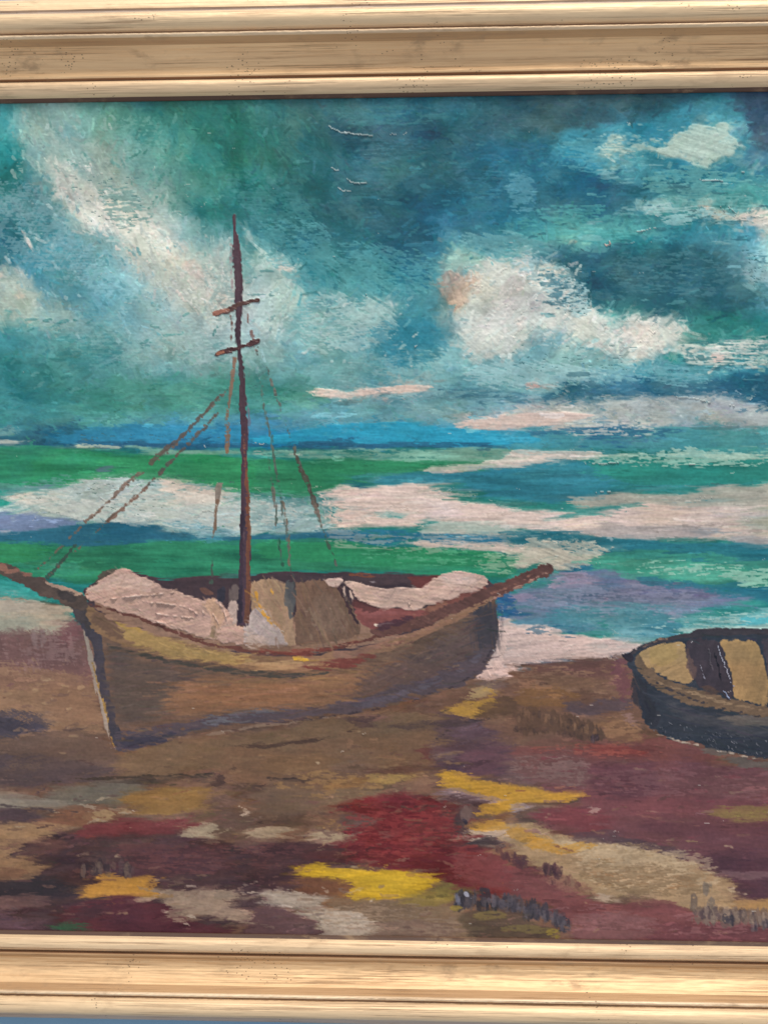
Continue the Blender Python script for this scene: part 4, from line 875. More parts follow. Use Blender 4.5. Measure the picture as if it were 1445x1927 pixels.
def flecks(n, box, cols, L, w, ang, angj=14, alpha=.6, dry=.3):
    for q in range(n):
        x, y = rng.uniform(box[0], box[2]), rng.uniform(box[1], box[3])
        # stay near the diagonal of leaning boxes
        aq = math.radians(ang + rng.normal(0, angj))
        l_, w_ = L * rng.uniform(.5, 1.4), w * rng.uniform(.6, 1.5)
        line([(x, y), (x + l_ * .5 * math.cos(aq), y - l_ * .5 * math.sin(aq) + rng.normal(0, .8)), (x + l_ * math.cos(aq), y - l_ * math.sin(aq))], [w_ * .6, w_, w_ * .5], cols[rng.integers(len(cols))], alpha=alpha * rng.uniform(.5, 1.1), dry=dry, h=.35, r=1, wob=2)


PALE = ['d6d8cc', 'c8d2c8', 'dcd4c6', 'b6c8c0', 'a6c0ba']
for x0, y0, x1, y1 in ((110, 290, 170, 380), (150, 350, 230, 430), (210, 400, 300, 460), (270, 440, 350, 540), (330, 490, 430, 590)):
    flecks(34, (x0, y0, x1, y1), PALE, 24, 4, -52)
flecks(40, (380, 440, 440, 640), ['c4ccc2', 'aac2bc', '94b4b2'], 20, 4, -65)
flecks(50, (465, 480, 550, 640), ['b4c8c2', 'a0bcb8', '7cacac'], 22, 4, 45)
flecks(60, (560, 560, 780, 700), ['a4c2be', '8ab4b6', 'b8cac4', '5c9ca8'], 20, 4, 35, 25)
flecks(150, (870, 510, 1080, 655), PALE, 24, 3.6, 42)
flecks(80, (1110, 600, 1270, 665), PALE, 20, 3.6, 15, 30)
flecks(60, (850, 640, 1200, 720), ['98c0c4', '7cb0b8', 'b0ccca', '5c9cac'], 20, 3.5, 25, 20)
flecks(50, (1130, 235, 1390, 300), ['a8c4ba', '98b8b0', 'b4cabe'], 18, 4, 12)
flecks(60, (0, 340, 150, 560), ['8cb4bc', '6ca4ac', '3c8490', 'a0bcbc'], 26, 4, -58)
flecks(70, (130, 450, 330, 640), ['7cb0bc', '94bcc0', '5a9ca8', '4a8e9c'], 24, 4, -50)
flecks(60, (20, 200, 240, 340), ['98b4a8', '86aa9e', 'a4bab0', '5c948a'], 26, 5, -60)
flecks(60, (240, 200, 420, 420), ['4a9080', '3a7e70', '5c9a8c', '2e7062'], 26, 5, 50, 25, .5)
flecks(70, (450, 200, 700, 560), ['3c7c80', '2c6468', '4a8a8c', '2a6070'], 28, 5, 35, 25, .5)
flecks(90, (640, 260, 980, 480), ['2c6476', '3a7c8c', '2a5468', '3c84a0'], 30, 5, 8, 15, .5)
flecks(90, (980, 300, 1440, 600), ['3a7c8c', '2a5c70', '4c94a0', '26566a', '62a4a8'], 30, 4, 6, 12, .5)
flecks(60, (0, 600, 420, 770), ['3c8484', '4f9490', '2f7674', '6aa4a0'], 30, 5, 5, 20, .5)
# crests and dragged streaks in the low bands and the sea
for q in range(240):
    x, y = rng.uniform(-120, 1560), rng.uniform(742, 1180)
    if 120 < x < 930 and y > 1060:
        continue
    L, w = rng.uniform(25, 130), rng.uniform(2, 6)
    cx_, cy_ = to_cell(x + L / 2, y)
    base = col[int(np.clip(cy_, 2, H - 3)), int(np.clip(cx_, 2, W - 3))]
    k = rng.choice([-.22, -.14, .12, .22, .34])
    c2 = np.clip(base * (1 + k) + (.03 if k > 0 else 0), .05, .9)
    scum([(x, y), (x + L * .5, y - w), (x + L, y), (x + L * .5, y + w)], '%02x%02x%02x' % tuple(int(v * 255) for v in c2), .5, ang=rng.normal(0, 2), alpha=.6, wob=3, r=1, ext=False)
scum([(1080, 848), (1445, 850), (1445, 870), (1100, 866)], 'a4c4b4', .6, ang=0, alpha=.9, weave=True)
scum([(1380, 835), (1445, 832), (1445, 860), (1390, 860)], '84b8a8', .55, ang=0, alpha=.8)
scum([(1060, 800), (1230, 796), (1230, 808), (1060, 812)], 'd0d0c6', .58, ang=1, alpha=.9)
scum([(600, 1000), (760, 992), (960, 1006), (960, 1030), (760, 1028), (620, 1022)], 'c4b8ac', .62, ang=0, alpha=.55)
scum([(640, 1030), (900, 1036), (960, 1050), (940, 1075), (760, 1066)], '5cac84', .66, ang=0, alpha=.8)
scum([(880, 1040), (990, 1040), (960, 1080), (900, 1075)], 'a8bca0', .62, ang=0, alpha=.7, weave=True)
scum([(0, 1060), (200, 1070), (150, 1100), (60, 1080)], '3a9078', .6, ang=-10, alpha=.6)
scum([(960, 990), (1100, 1002), (1110, 1014), (960, 1006)], '86a4a4', .6, ang=0, alpha=.8)
scum([(1190, 1060), (1440, 1085), (1440, 1110), (1200, 1088)], 'a4d0bc', .58, ang=-5, alpha=.9)
scum([(970, 1130), (1140, 1095), (1360, 1120), (1300, 1150), (1100, 1160)], '8a8ea4', .6, ang=4, alpha=.7)
scum([(1000, 1140), (1300, 1150), (1240, 1190), (1050, 1180)], '3f7e8c', .62, ang=0, alpha=.7)
scum([(1180, 1160), (1440, 1150), (1440, 1188), (1240, 1196)], 'b4d4cc', .6, ang=0, alpha=.8, weave=True)
scum([(960, 1165), (1100, 1180), (1080, 1194), (970, 1180)], '1f5878', .64, ang=-2, alpha=.7)
scum([(0, 920), (200, 890), (420, 910), (620, 935), (630, 960), (400, 930), (200, 910), (40, 940)], '6a9896', .7, ang=5, alpha=.7)
scum([(30, 930), (420, 920), (600, 960), (500, 1000), (200, 980), (60, 960)], 'd4d4c8', .62, ang=14, alpha=.6)
scum([(640, 930), (1000, 960), (1040, 985), (800, 980), (650, 960)], 'e0cfc4', .55, ang=0, alpha=.6)
# beach: broken drags of umber, mauve and ochre
for q in range(230):
    x, y = rng.uniform(-120, 1560), rng.uniform(1250, 1760)
    if y < 1415 and 130 < x < 900 and y < 1430 - (x - 220) * .15:
        continue
    if x > 1180 and y < 1430:
        continue
    L, w = rng.uniform(18, 90), rng.uniform(2, 8)
    cx_, cy_ = to_cell(x + L / 2, y)
    base = col[int(np.clip(cy_, 2, H - 3)), int(np.clip(cx_, 2, W - 3))]
    k = rng.choice([-.3, -.18, .14, .24, .36])
    c2 = np.clip(base * (1 + k) + (np.array([.03, .02, .012]) if k > 0 else 0), .05, .9)
    a_ = rng.normal(2, 7)
    dy_ = -math.sin(math.radians(a_)) * L
    scum([(x, y), (x + L * .4, y - w + dy_ * .4), (x + L, y + dy_), (x + L * .6, y + w + dy_ * .6)], '%02x%02x%02x' % tuple(int(v * 255) for v in c2), .48, ang=a_, alpha=.6, wob=5, r=1, ext=False)
flecks(30, (800, 735, 960, 760), ['4c7f92', '6c9aa4', '3c6c84'], 60, 4, 1, 3, .7, .3)
flecks(170, (-100, 1400, 1540, 1760), ['7c6450', '54403c', '8c7458', '6a4a48', '4a3838', '92806a'], 34, 4.5, 3, 9, .45, .45)
flecks(150, (-60, 1240, 1500, 1760), ['8a7058', '5c463c', '9c8668', '6e5048', '463636', 'a8987c'], 20, 2.2, 4, 14, .6, .3)
flecks(60, (0, 1540, 600, 1740), ['6a4a48', '7c5a50', '3c2c30', '86685a'], 30, 4, 3, 10, .5, .4)
flecks(26, (0, 1490, 250, 1560), ['a89c84', '8c7c68', '5a4a48'], 26, 3, 2, 10, .7, .3)
flecks(30, (290, 1660, 720, 1750), ['b8ae9c', '988a78', '7c6a60', 'c4baa8'], 26, 4, -6, 14, .6, .3)
flecks(60, (640, 1510, 880, 1620), ['74302f', '551f25', '8a4440'], 30, 5, 3, 9, .6, .35)
flecks(70, (960, 1420, 1440, 1600), ['7a5256', '5c3a42', '86646a', '74404a'], 44, 4, -3, 7, .55, .4)
flecks(50, (1060, 1580, 1370, 1690), ['b4a688', '8c7a5c', 'a08a66', 'c0b498'], 36, 4, -10, 8, .6, .4)
flecks(50, (920, 1250, 1190, 1320), ['7e6450', '5c463e', '8c7058'], 26, 4, 2, 14, .55, .4)
flecks(60, (-60, 1270, 190, 1400), ['927a60', '7c6450', '6a5650', 'a08a6c'], 26, 5, 8, 12, .5, .4)
flecks(40, (220, 1420, 860, 1470), ['7c664e', '5c4a3c', '846c50'], 50, 4, 4, 5, .55, .4)
line([(90, 1470), (160, 1466), (240, 1462), (320, 1458), (410, 1455)], [2, 4, 3, 4, 2], '41372f', dry=.3, alpha=.8)
line([(0, 1515), (60, 1520), (120, 1532), (200, 1522)], [3, 4, 3, 2], '463b3e', dry=.3, alpha=.7)
line([(400, 1400), (500, 1405), (600, 1390), (680, 1372)], [2, 6, 5, 2], '4c3a33', dry=.3, alpha=.7)
line([(500, 1463), (560, 1464), (600, 1470)], [3, 6, 3], '3a302e', dry=.2, alpha=.8)
line([(820, 1392), (860, 1360), (940, 1350), (1000, 1362)], [4, 6, 5, 2], '463a3c', dry=.3, alpha=.7)
scum([(0, 1190), (160, 1180), (180, 1260), (0, 1260)], '8c7472', .66, ang=80, alpha=.7)
scum([(0, 1240), (120, 1235), (150, 1275), (0, 1270)], '9a8068', .64, ang=60, alpha=.7)
scum([(480, 1470), (700, 1450), (760, 1480), (640, 1505)], '9a7c50', .6, ang=3, alpha=.7)
flecks(46, (600, 1500, 860, 1640), ['5c4038', '6b4c40', '4a2c2c', '7a5046'], 34, 5, 3, 10, .7, .35)
poly([(640, 1534), (690, 1528), (720, 1540), (690, 1556), (650, 1566), (628, 1580), (612, 1560)], '67504a', ang=10, r=4, wob=8, alpha=.6, dry=.2)
scum([(640, 1520), (850, 1520), (870, 1600), (700, 1620)], '8a3c3c', .62, ang=4, alpha=.7)
scum([(640, 1590), (820, 1590), (760, 1625), (650, 1615)], '4c1c22', .62, ang=0, alpha=.6)
scum([(970, 1400), (1130, 1400), (1280, 1425), (1180, 1430), (1000, 1420)], '96584e', .6, ang=-3, alpha=.8)
scum([(960, 1420), (1120, 1430), (1100, 1480), (970, 1470)], '86706c', .6, ang=-8, alpha=.8, weave=True)
scum([(1120, 1440), (1440, 1460), (1440, 1500), (1140, 1500)], '7c5a5e', .62, ang=-3, alpha=.7)
scum([(1100, 1580), (1290, 1600), (1370, 1660), (1200, 1680), (1080, 1640)], 'b8aa8c', .62, ang=-12, alpha=.7)
scum([(1000, 1600), (1300, 1640), (1360, 1690), (1150, 1680)], '7c6a50', .68, ang=-12, alpha=.7)
scum([(980, 1690), (1300, 1720), (1440, 1760), (1100, 1760)], '8c6466', .62, ang=-4, alpha=.7)
scum([(600, 1700), (860, 1710), (880, 1760), (640, 1760)], '92806c', .6, ang=3, alpha=.7)
scum([(200, 1580), (600, 1590), (560, 1650), (240, 1640)], '6a4444', .66, ang=2, alpha=.6)
scum([(940, 1270), (1150, 1250), (1180, 1300), (960, 1310)], '8a705c', .6, ang=4, alpha=.8)
scum([(1130, 1350), (1190, 1350), (1210, 1390), (1150, 1396)], '98785a', .6, ang=-8, alpha=.7)
poly([(918, 1165), (942, 1160), (960, 1200), (950, 1240), (930, 1272), (900, 1276), (890, 1262), (915, 1230)], 'cbb6ad', ang=60, r=3, wob=4, alpha=.95, h=.5)
# ================================================================== SAILING BOAT
B = 'painted_sailing_boat'
HU = region(B)
poly([(138, 1134), (175, 1140), (260, 1150), (400, 1180), (560, 1190), (700, 1170), (850, 1115), (928, 1108), (936, 1150), (934, 1198), (922, 1240), (886, 1284), (800, 1312), (700, 1336), (600, 1348), (480, 1362), (390, 1376), (300, 1398), (226, 1418), (218, 1412), (204, 1350), (188, 1270), (170, 1200)], '6a5548', ang=4, r=1.8, wob=2.5, reg_id=HU, rough=.5, streak=.08, ext=False)
# sand-coloured halo round the stem
line([(150, 1168), (163, 1200), (172, 1245), (184, 1290), (196, 1335), (206, 1375), (216, 1412)], [3, 9, 12, 13, 14, 10, 5], '9c9184', ang=80, dry=.25, rough=.9, r=2.5, h=.4)
line([(170, 1232), (182, 1280), (196, 1330), (208, 1368), (216, 1405)], [2, 5, 5, 5, 3], '94783f', ang=75, dry=.15, alpha=.85)
STM = region(B, 'stem')
poly([(132, 1132), (165, 1128), (182, 1170), (192, 1215), (202, 1280), (216, 1340), (236, 1414), (222, 1417), (212, 1390), (198, 1330), (184, 1268), (172, 1215), (158, 1185), (140, 1155)], '45414a', ang=-75, r=1.8, wob=2, reg_id=STM)
poly([(136, 1134), (164, 1132), (176, 1160), (186, 1185), (170, 1192), (150, 1168)], '4b4445', ang=-65, r=3, alpha=.9, setang=False)
# lower hull tones
poly([(196, 1210), (260, 1238), (380, 1262), (420, 1272), (400, 1290), (330, 1300), (320, 1340), (240, 1372), (222, 1370), (208, 1310)], '584d49', ang=4, r=10, wob=7, alpha=.95)
poly([(215, 1240), (330, 1275), (330, 1300), (322, 1340), (240, 1365), (222, 1330)], '62544a', ang=8, r=12, wob=6, alpha=.7)
poly([(330, 1285), (420, 1278), (480, 1282), (620, 1270), (720, 1252), (735, 1275), (680, 1305), (620, 1328), (480, 1338), (400, 1342), (320, 1350), (300, 1320)], '82644c', ang=3, r=10, wob=6, alpha=.95)
poly([(350, 1295), (480, 1298), (620, 1290), (560, 1325), (420, 1336), (340, 1330)], '8a664a', ang=3, r=11, alpha=.8)
poly([(400, 1270), (560, 1272), (700, 1255), (760, 1238), (740, 1258), (640, 1282), (480, 1292), (380, 1288)], '84694c', ang=4, r=9, alpha=.8)
poly([(700, 1262), (800, 1222), (880, 1165), (928, 1130), (932, 1180), (915, 1225), (880, 1262), (800, 1292), (700, 1312), (640, 1322)], '5a4c4a', ang=22, r=10, wob=6, alpha=.93)
poly([(660, 1300), (740, 1268), (820, 1240), (800, 1262), (720, 1298), (660, 1315)], '645249', ang=18, r=11, alpha=.75)
poly([(890, 1140), (928, 1125), (934, 1180), (926, 1225), (900, 1235), (893, 1190)], '424049', ang=82, setang=False, r=8, alpha=.92)
poly([(760, 1215), (850, 1170), (880, 1160), (820, 1205), (780, 1232)], '55463f', ang=28, r=9, alpha=.8)
# keel band
KB = region(B, 'keel_band')
poly([(214, 1372), (300, 1370), (380, 1353), (480, 1337), (600, 1330), (660, 1318), (740, 1296), (820, 1270), (880, 1235), (928, 1210), (930, 1235), (888, 1283), (810, 1308), (700, 1334), (600, 1347), (480, 1360), (385, 1374), (300, 1396), (227, 1418), (220, 1412)], '504850', ang=9, r=4, wob=3, alpha=.9, reg_id=KB, dry=.03)
poly([(222, 1385), (300, 1382), (350, 1372), (300, 1394), (230, 1415)], '3d3b4a', ang=9, r=4, alpha=.85)
poly([(360, 1352), (480, 1336), (600, 1332), (660, 1322), (620, 1336), (500, 1348), (400, 1362)], '5f636c', ang=6, r=4, alpha=.7, dry=.2)
poly([(640, 1330), (760, 1300), (860, 1262), (920, 1218), (900, 1245), (820, 1290), (700, 1328)], '5a5662', ang=20, r=3, alpha=.8, dry=.3)
line([(480, 1364), (560, 1356), (680, 1340), (780, 1318), (860, 1290), (900, 1262), (928, 1222)], [2, 4, 4, 3, 4, 3, 2], '3f353a', dry=.3, alpha=.7)
line([(340, 1392), (400, 1380), (500, 1366), (600, 1352), (660, 1346)], [2, 4, 4, 3, 2], '8a7a6a', dry=.45, alpha=.6)
# strake
ST = region(B, 'top_strake')
poly([(160, 1134), (200, 1150), (260, 1165), (300, 1185), (380, 1212), (480, 1226), (560, 1228), (650, 1212), (730, 1192), (800, 1165), (870, 1130), (930, 1108), (925, 1125), (880, 1156), (850, 1176), (760, 1216), (660, 1247), (560, 1264), (480, 1262), (380, 1246), (290, 1232), (215, 1206), (180, 1190), (165, 1160)], '7c654c', ang=-6, r=2, wob=3, reg_id=ST, to='8c6b56')
poly([(166, 1145), (205, 1156), (240, 1180), (260, 1210), (215, 1204), (180, 1186)], '6c5648', ang=-25, r=4, alpha=.9)
poly([(210, 1168), (232, 1160), (290, 1195), (380, 1222), (480, 1238), (480, 1256), (380, 1244), (300, 1232), (255, 1215)], 'a68b58', ang=-16, r=3.5, wob=4, alpha=.9)
poly([(212, 1162), (235, 1166), (262, 1182), (275, 1192), (230, 1180)], 'ab8c50', ang=-30, r=2, alpha=.85)
poly([(440, 1238), (520, 1246), (580, 1246), (560, 1260), (480, 1256)], 'a58a66', ang=-2, r=3, alpha=.85)
poly([(620, 1225), (700, 1205), (790, 1172), (860, 1138), (900, 1122), (870, 1148), (780, 1196), (700, 1226), (640, 1240)], '8f6c5c', ang=22, r=3.5, wob=4, alpha=.9)
poly([(640, 1206), (740, 1186), (820, 1158), (780, 1182), (700, 1206)], '967a64', ang=20, r=3, alpha=.7, dry=.15)
poly([(548, 1252), (600, 1246), (680, 1232), (720, 1228), (690, 1246), (640, 1256), (580, 1258)], '74403a', ang=8, r=4, wob=3, alpha=.92, reg_id=region(B, 'red_stripe'))
poly([(545, 1238), (562, 1235), (584, 1238), (575, 1244), (555, 1243)], 'c9a23e', ang=2, r=1.2, h=.4, dry=.08)
line([(200, 1212), (255, 1230), (320, 1245), (400, 1258), (480, 1268), (560, 1272), (620, 1266)], [3, 6, 7, 7, 8, 8, 4], '403f3c', alpha=.85, r=2, dry=.08)
# inside of the boat: far rail
IR = region(B, 'far_rail')
poly([(155, 1118), (175, 1090), (205, 1073), (240, 1070), (262, 1078), (310, 1096), (380, 1085), (450, 1086), (480, 1076), (540, 1072), (640, 1075), (760, 1080), (850, 1082), (920, 1085), (938, 1108), (860, 1160), (700, 1212), (560, 1238), (400, 1222), (250, 1180), (175, 1150)], '4b3c41', ang=0, r=2, wob=4, reg_id=IR)
poly([(160, 1108), (182, 1086), (206, 1073), (238, 1069), (252, 1076), (215, 1088), (185, 1108)], '5b5148', ang=30, r=2, alpha=.9)
poly([(655, 1078), (690, 1075), (715, 1082), (680, 1087), (658, 1085)], '7c4c38', ang=0, r=2, alpha=.85, dry=.1)
poly([(765, 1082), (850, 1082), (840, 1096), (800, 1104), (770, 1096)], '6b3a38', ang=8, r=3, alpha=.85)
poly([(170, 1128), (250, 1120), (400, 1150), (480, 1160), (600, 1160), (680, 1150), (720, 1160), (800, 1150), (900, 1118), (860, 1160), (700, 1212), (560, 1238), (400, 1222), (250, 1180), (180, 1150)], '8f7260', ang=-3, r=3, alpha=.95, ext=False)
# heaped sail cloth, fore
CF = region(B, 'sail_cloth')
poly([(155, 1116), (180, 1102), (205, 1084), (232, 1073), (250, 1076), (276, 1092), (302, 1098), (308, 1112), (330, 1114), (352, 1124), (378, 1130), (388, 1126), (402, 1124), (425, 1140), (446, 1178), (480, 1184), (482, 1212), (440, 1212), (380, 1200), (320, 1184), (262, 1162), (215, 1146), (178, 1136)], 'b99b8c', ang=-14, r=1.8, wob=3, reg_id=CF, h=.7)
poly([(205, 1088), (232, 1075), (262, 1086), (295, 1100), (280, 1112), (235, 1108), (200, 1112), (175, 1122), (165, 1116)], 'c0a799', ang=15, r=3, alpha=.9)
poly([(240, 1110), (300, 1108), (260, 1124), (210, 1134)], 'bd9f92', ang=10, r=4, alpha=.7)
poly([(300, 1126), (372, 1130), (384, 1152), (390, 1178), (330, 1168), (250, 1142)], 'b6988a', ang=-20, r=5, alpha=.8)
poly([(385, 1130), (402, 1126), (418, 1140), (430, 1172), (412, 1186), (395, 1160)], 'b8987e', ang=-60, r=3, alpha=.85)
poly([(392, 1182), (402, 1172), (412, 1184), (416, 1200), (400, 1202)], '8c7860', ang=-65, r=2, alpha=.9)
line([(160, 1122), (175, 1112), (186, 1116), (172, 1124), (182, 1130)], 1.6, '8a6450', dry=.15)
line([(222, 1082), (232, 1074), (240, 1082), (252, 1078), (258, 1086)], 2.0, '906a58', dry=.15)
poly([(372, 1108), (386, 1104), (400, 1112), (404, 1122), (388, 1126), (376, 1122)], '5f4640', ang=20, r=2, dry=.1)
poly([(410, 1105), (428, 1104), (428, 1132), (415, 1134), (408, 1120)], '403a44', ang=85, r=1.5)
poly([(428, 1104), (450, 1096), (452, 1140), (438, 1160), (428, 1140)], '665a58', ang=80, r=3)
poly([(425, 1140), (438, 1128), (448, 1150), (446, 1178), (430, 1160)], 'b09d93', ang=-50, r=2, h=.5)
# middle
poly([(472, 1096), (500, 1090), (528, 1090), (542, 1120), (556, 1200), (562, 1218), (530, 1214), (500, 1182), (470, 1140)], 'a0856b', ang=-72, r=2.2, wob=3, h=.3, reg_id=region(B, 'tan_sail'))
poly([(474, 1150), (486, 1140), (500, 1150), (520, 1178), (535, 1200), (542, 1214), (500, 1220), (462, 1214), (456, 1190)], 'b1a39d', ang=-55, r=1.8, wob=3, h=.6, reg_id=region(B, 'sail_cloth'))
poly([(470, 1190), (500, 1200), (520, 1214), (480, 1218), (458, 1208)], 'bda898', ang=-10, r=3, alpha=.8)
line([(480, 1112), (484, 1130), (496, 1150), (512, 1172), (515, 1176)], [5, 5, 4, 5, 2], 'c09040', h=.6)
line([(508, 1104), (510, 1115), (514, 1124)], [3, 4, 1], 'c69a50', h=.6)
line([(556, 1096), (562, 1130), (560, 1180), (560, 1216)], [5, 6, 5, 3], '6a5448')
BS = region(B, 'brown_sail')
poly([(554, 1100), (575, 1092), (612, 1088), (632, 1096), (642, 1110), (660, 1140), (686, 1192), (640, 1206), (565, 1218), (556, 1190)], '70594b', ang=-68, r=2.5, wob=3, h=.3, reg_id=BS)
poly([(575, 1130), (620, 1110), (640, 1150), (660, 1185), (620, 1200), (590, 1170)], '7b6658', ang=-62, r=5, alpha=.7)
poly([(585, 1150), (598, 1142), (606, 1165), (618, 1195), (605, 1200)], '85705f', ang=-60, r=3, alpha=.8)
poly([(536, 1088), (556, 1090), (560, 1130), (558, 1172), (548, 1150), (540, 1120)], '5b5c5d', ang=-80, r=2.5, alpha=.88, dry=.08, reg_id=region(B, 'grey_stay'))
line([(636, 1098), (646, 1115), (656, 1140), (668, 1165), (680, 1182)], [5, 6, 7, 6, 3], '453337')
line([(645, 1100), (650, 1120), (652, 1132)], [3, 3, 1], 'a89488')
line([(660, 1098), (664, 1120), (668, 1140)], [3, 3, 1], 'b8a294')
# aft
poly([(664, 1122), (700, 1140), (750, 1148), (800, 1150), (810, 1160), (770, 1174), (710, 1184), (680, 1172), (668, 1150)], '84504d', ang=2, r=2.5, wob=4, reg_id=region(B, 'red_hatch'))
poly([(680, 1150), (750, 1152), (770, 1160), (710, 1168), (678, 1166)], '8d5856', ang=0, r=4, alpha=.8)
poly([(660, 1122), (690, 1132), (720, 1142), (700, 1150), (668, 1140)], '5a3838', ang=-20, r=3, alpha=.8)
poly([(790, 1150), (830, 1120), (880, 1108), (920, 1098), (930, 1105), (850, 1142), (800, 1164)], '7b4e47', ang=24, r=3, wob=4, alpha=.93)
poly([(800, 1140), (850, 1122), (900, 1108), (860, 1128), (810, 1150)], '8a6452', ang=22, r=3, alpha=.7, dry=.1)
CA = region(B, 'sail_cloth')
poly([(650, 1094), (662, 1087), (672, 1090), (700, 1100), (718, 1108), (750, 1104), (775, 1104), (800, 1102), (822, 1086), (850, 1075), (880, 1078), (914, 1084), (921, 1092), (915, 1104), (880, 1114), (840, 1124), (805, 1138), (782, 1150), (768, 1150), (752, 1142), (720, 1146), (695, 1136), (672, 1126), (664, 1110)], 'bfa597', ang=10, r=1.8, wob=3.5, reg_id=CA, h=.8)
poly([(655, 1092), (690, 1100), (712, 1118), (735, 1135), (700, 1138), (672, 1118)], 'b9a091', ang=-30, r=3, alpha=.8)
poly([(825, 1086), (850, 1076), (890, 1080), (910, 1094), (860, 1104), (820, 1100)], 'c4afa4', ang=0, r=4, alpha=.85)
poly([(858, 1090), (900, 1084), (905, 1090), (870, 1096)], 'a8a39f', ang=8, r=3, alpha=.7)
poly([(613, 1096), (620, 1088), (634, 1086), (648, 1088), (646, 1098), (642, 1108), (624, 1107)], 'c3ab9f', ang=10, r=1.3, reg_id=region(B, 'sail_cloth'), h=.8)
for q in range(9):
    x = 722 + q * 7
    line([(x, 1112 + (q % 3) * 3), (x + 12, 1130), (x + 20, 1140 + (q % 2) * 4)], [1, 1.6, 1], ['cdb8ab', 'a68a7c'][q % 2], h=1.2, r=.6, rough=.3, alpha=.75)
line([(768, 1118), (772, 1138), (778, 1148), (784, 1144)], [2, 3, 3, 1], 'cbb4a6', h=2, r=.6)
poly([(700, 1178), (720, 1180), (748, 1176), (742, 1183), (715, 1184)], 'cbbcac', ang=2, r=1, h=.5)
poly([(675, 1092), (700, 1094), (715, 1100), (770, 1098), (765, 1106), (720, 1107), (690, 1098)], '3d3138', ang=-3, r=1.5, alpha=.9)
line([(678, 1090), (705, 1094), (735, 1101)], [1, 2, 1], '8c8488', alpha=.7)
# gunwale
GW = region(B, 'gunwale')
line([(170, 1138), (210, 1148), (262, 1162), (300, 1178), (330, 1190), (400, 1214), (480, 1227), (560, 1230), (640, 1218), (700, 1203), (760, 1184)], [3, 5, 6, 6, 6, 7, 8, 7, 7, 8, 9], '65423b', reg_id=GW, dry=.2, wob=1.4, rough=.9, ang=-5, r=1.4)
poly([(480, 1210), (530, 1214), (640, 1206), (700, 1190), (700, 1200), (640, 1212), (540, 1222), (480, 1222)], '8a6d58', ang=4, r=2, alpha=.75, dry=.2)
poly([(440, 1205), (500, 1216), (560, 1216), (550, 1224), (480, 1222)], '7e6150', ang=-3, r=2, alpha=.7, dry=.25)
poly([(480, 1222), (560, 1228), (640, 1216), (720, 1196), (640, 1226), (560, 1236), (490, 1234)], '7e4038', ang=5, r=1.6, alpha=.6, dry=.3)
SP = region(B, 'stern_spar')
poly([(690, 1186), (760, 1168), (840, 1142), (900, 1112), (940, 1098), (980, 1078), (1028, 1058), (1040, 1068), (1036, 1080), (990, 1100), (935, 1124), (870, 1150), (800, 1180), (720, 1202)], '604440', ang=25, r=1.6, wob=1.5, reg_id=SP, h=.4, ext=False)
poly([(700, 1180), (790, 1158), (860, 1130), (800, 1158), (720, 1190)], '47303a', ang=20, r=3, alpha=.8)
line([(900, 1140), (960, 1112), (1000, 1092), (1034, 1074)], [3, 4, 3.5, 2.5], '94766a', dry=.12, h=.4, wob=1)
line([(920, 1118), (980, 1092), (1010, 1076)], [3, 3, 2], '7e5a50', dry=.2)
line([(740, 1206), (820, 1176), (880, 1146), (930, 1122)], [3, 4, 4, 3], '8a6c58', dry=.3)
SB = region(B, 'bow_spar')
poly([(-60, 1036), (0, 1056), (40, 1072), (82, 1088), (120, 1106), (158, 1122), (170, 1140), (150, 1150), (133, 1144), (100, 1128), (66, 1112), (30, 1092), (0, 1079), (-60, 1060)], '594c46', ang=-27, r=1.8, wob=2.5, reg_id=SB, h=.4, ext=False)
poly([(0, 1058), (40, 1074), (80, 1088), (76, 1094), (30, 1080), (0, 1070)], '8a6558', ang=-26, r=2, alpha=.85, ext=False)
line([(84, 1094), (110, 1104), (135, 1112), (155, 1118)], [4, 8, 10, 6], 'a8917e', dry=.1, h=.4)
poly([(100, 1106), (150, 1122), (160, 1136), (130, 1134)], '453e3e', ang=-30, r=3, alpha=.8)
# rigging behind the mast
def rope(pts, ws, c, **kw):
    ws = [ws] * len(pts) if np.isscalar(ws) else ws
    ws = [w * .85 for w in ws]
    kw.setdefault('dry', .1)
    kw.setdefault('alpha', .78)
    kw['wob'] = 1.4
    line(pts, [max(1.6, w * .45) for w in ws], c, alpha=.5, dry=.05, wob=1.0)
    line(pts, ws, c, reg_id=region(B, 'rope'), h=.35, **kw)


rope([(431, 730), (415, 745), (399, 762), (370, 792), (345, 820), (332, 832), (310, 850), (280, 876)], [3, 4, 5, 6, 8, 9, 9, 10], '5f5048', wob=3)
rope([(268, 885), (249, 900), (230, 920), (205, 945), (186, 962), (159, 984)], [3, 7, 6, 4, 4, 9], '7a6458', wob=3)
line([(126, 1026), (95, 1052), (66, 1075)], [4, 4, 5], '2f6a50', alpha=.7)
rope([(412, 774), (385, 810), (372, 820), (350, 842), (330, 860), (299, 893)], [3, 6, 5, 3, 5, 12], '5a5450', wob=3)
rope([(300, 893), (280, 912), (262, 930), (239, 952), (222, 966), (199, 982)], [4, 5, 5, 6, 8, 10], '7a5a4c', wob=3)
rope([(152, 1020), (133, 1038), (118, 1056), (100, 1076), (86, 1088)], [3, 7, 9, 9, 10], '3e5048', wob=3)
rope([(435, 592), (436, 615), (434, 645)], [6, 5, 4], '6a5048', alpha=.85)
rope([(442, 672), (441, 695), (437, 720), (432, 750), (428, 792), (430, 820), (427, 855)], [8, 9, 9, 7, 6, 9, 7], '85664f', wob=2.5)
line([(443, 764), (436, 772), (430, 778)], 2, '5a4c48')
rope([(416, 908), (414, 930), (409, 950)], [16, 14, 8], '857c72', wob=3, alpha=.9)
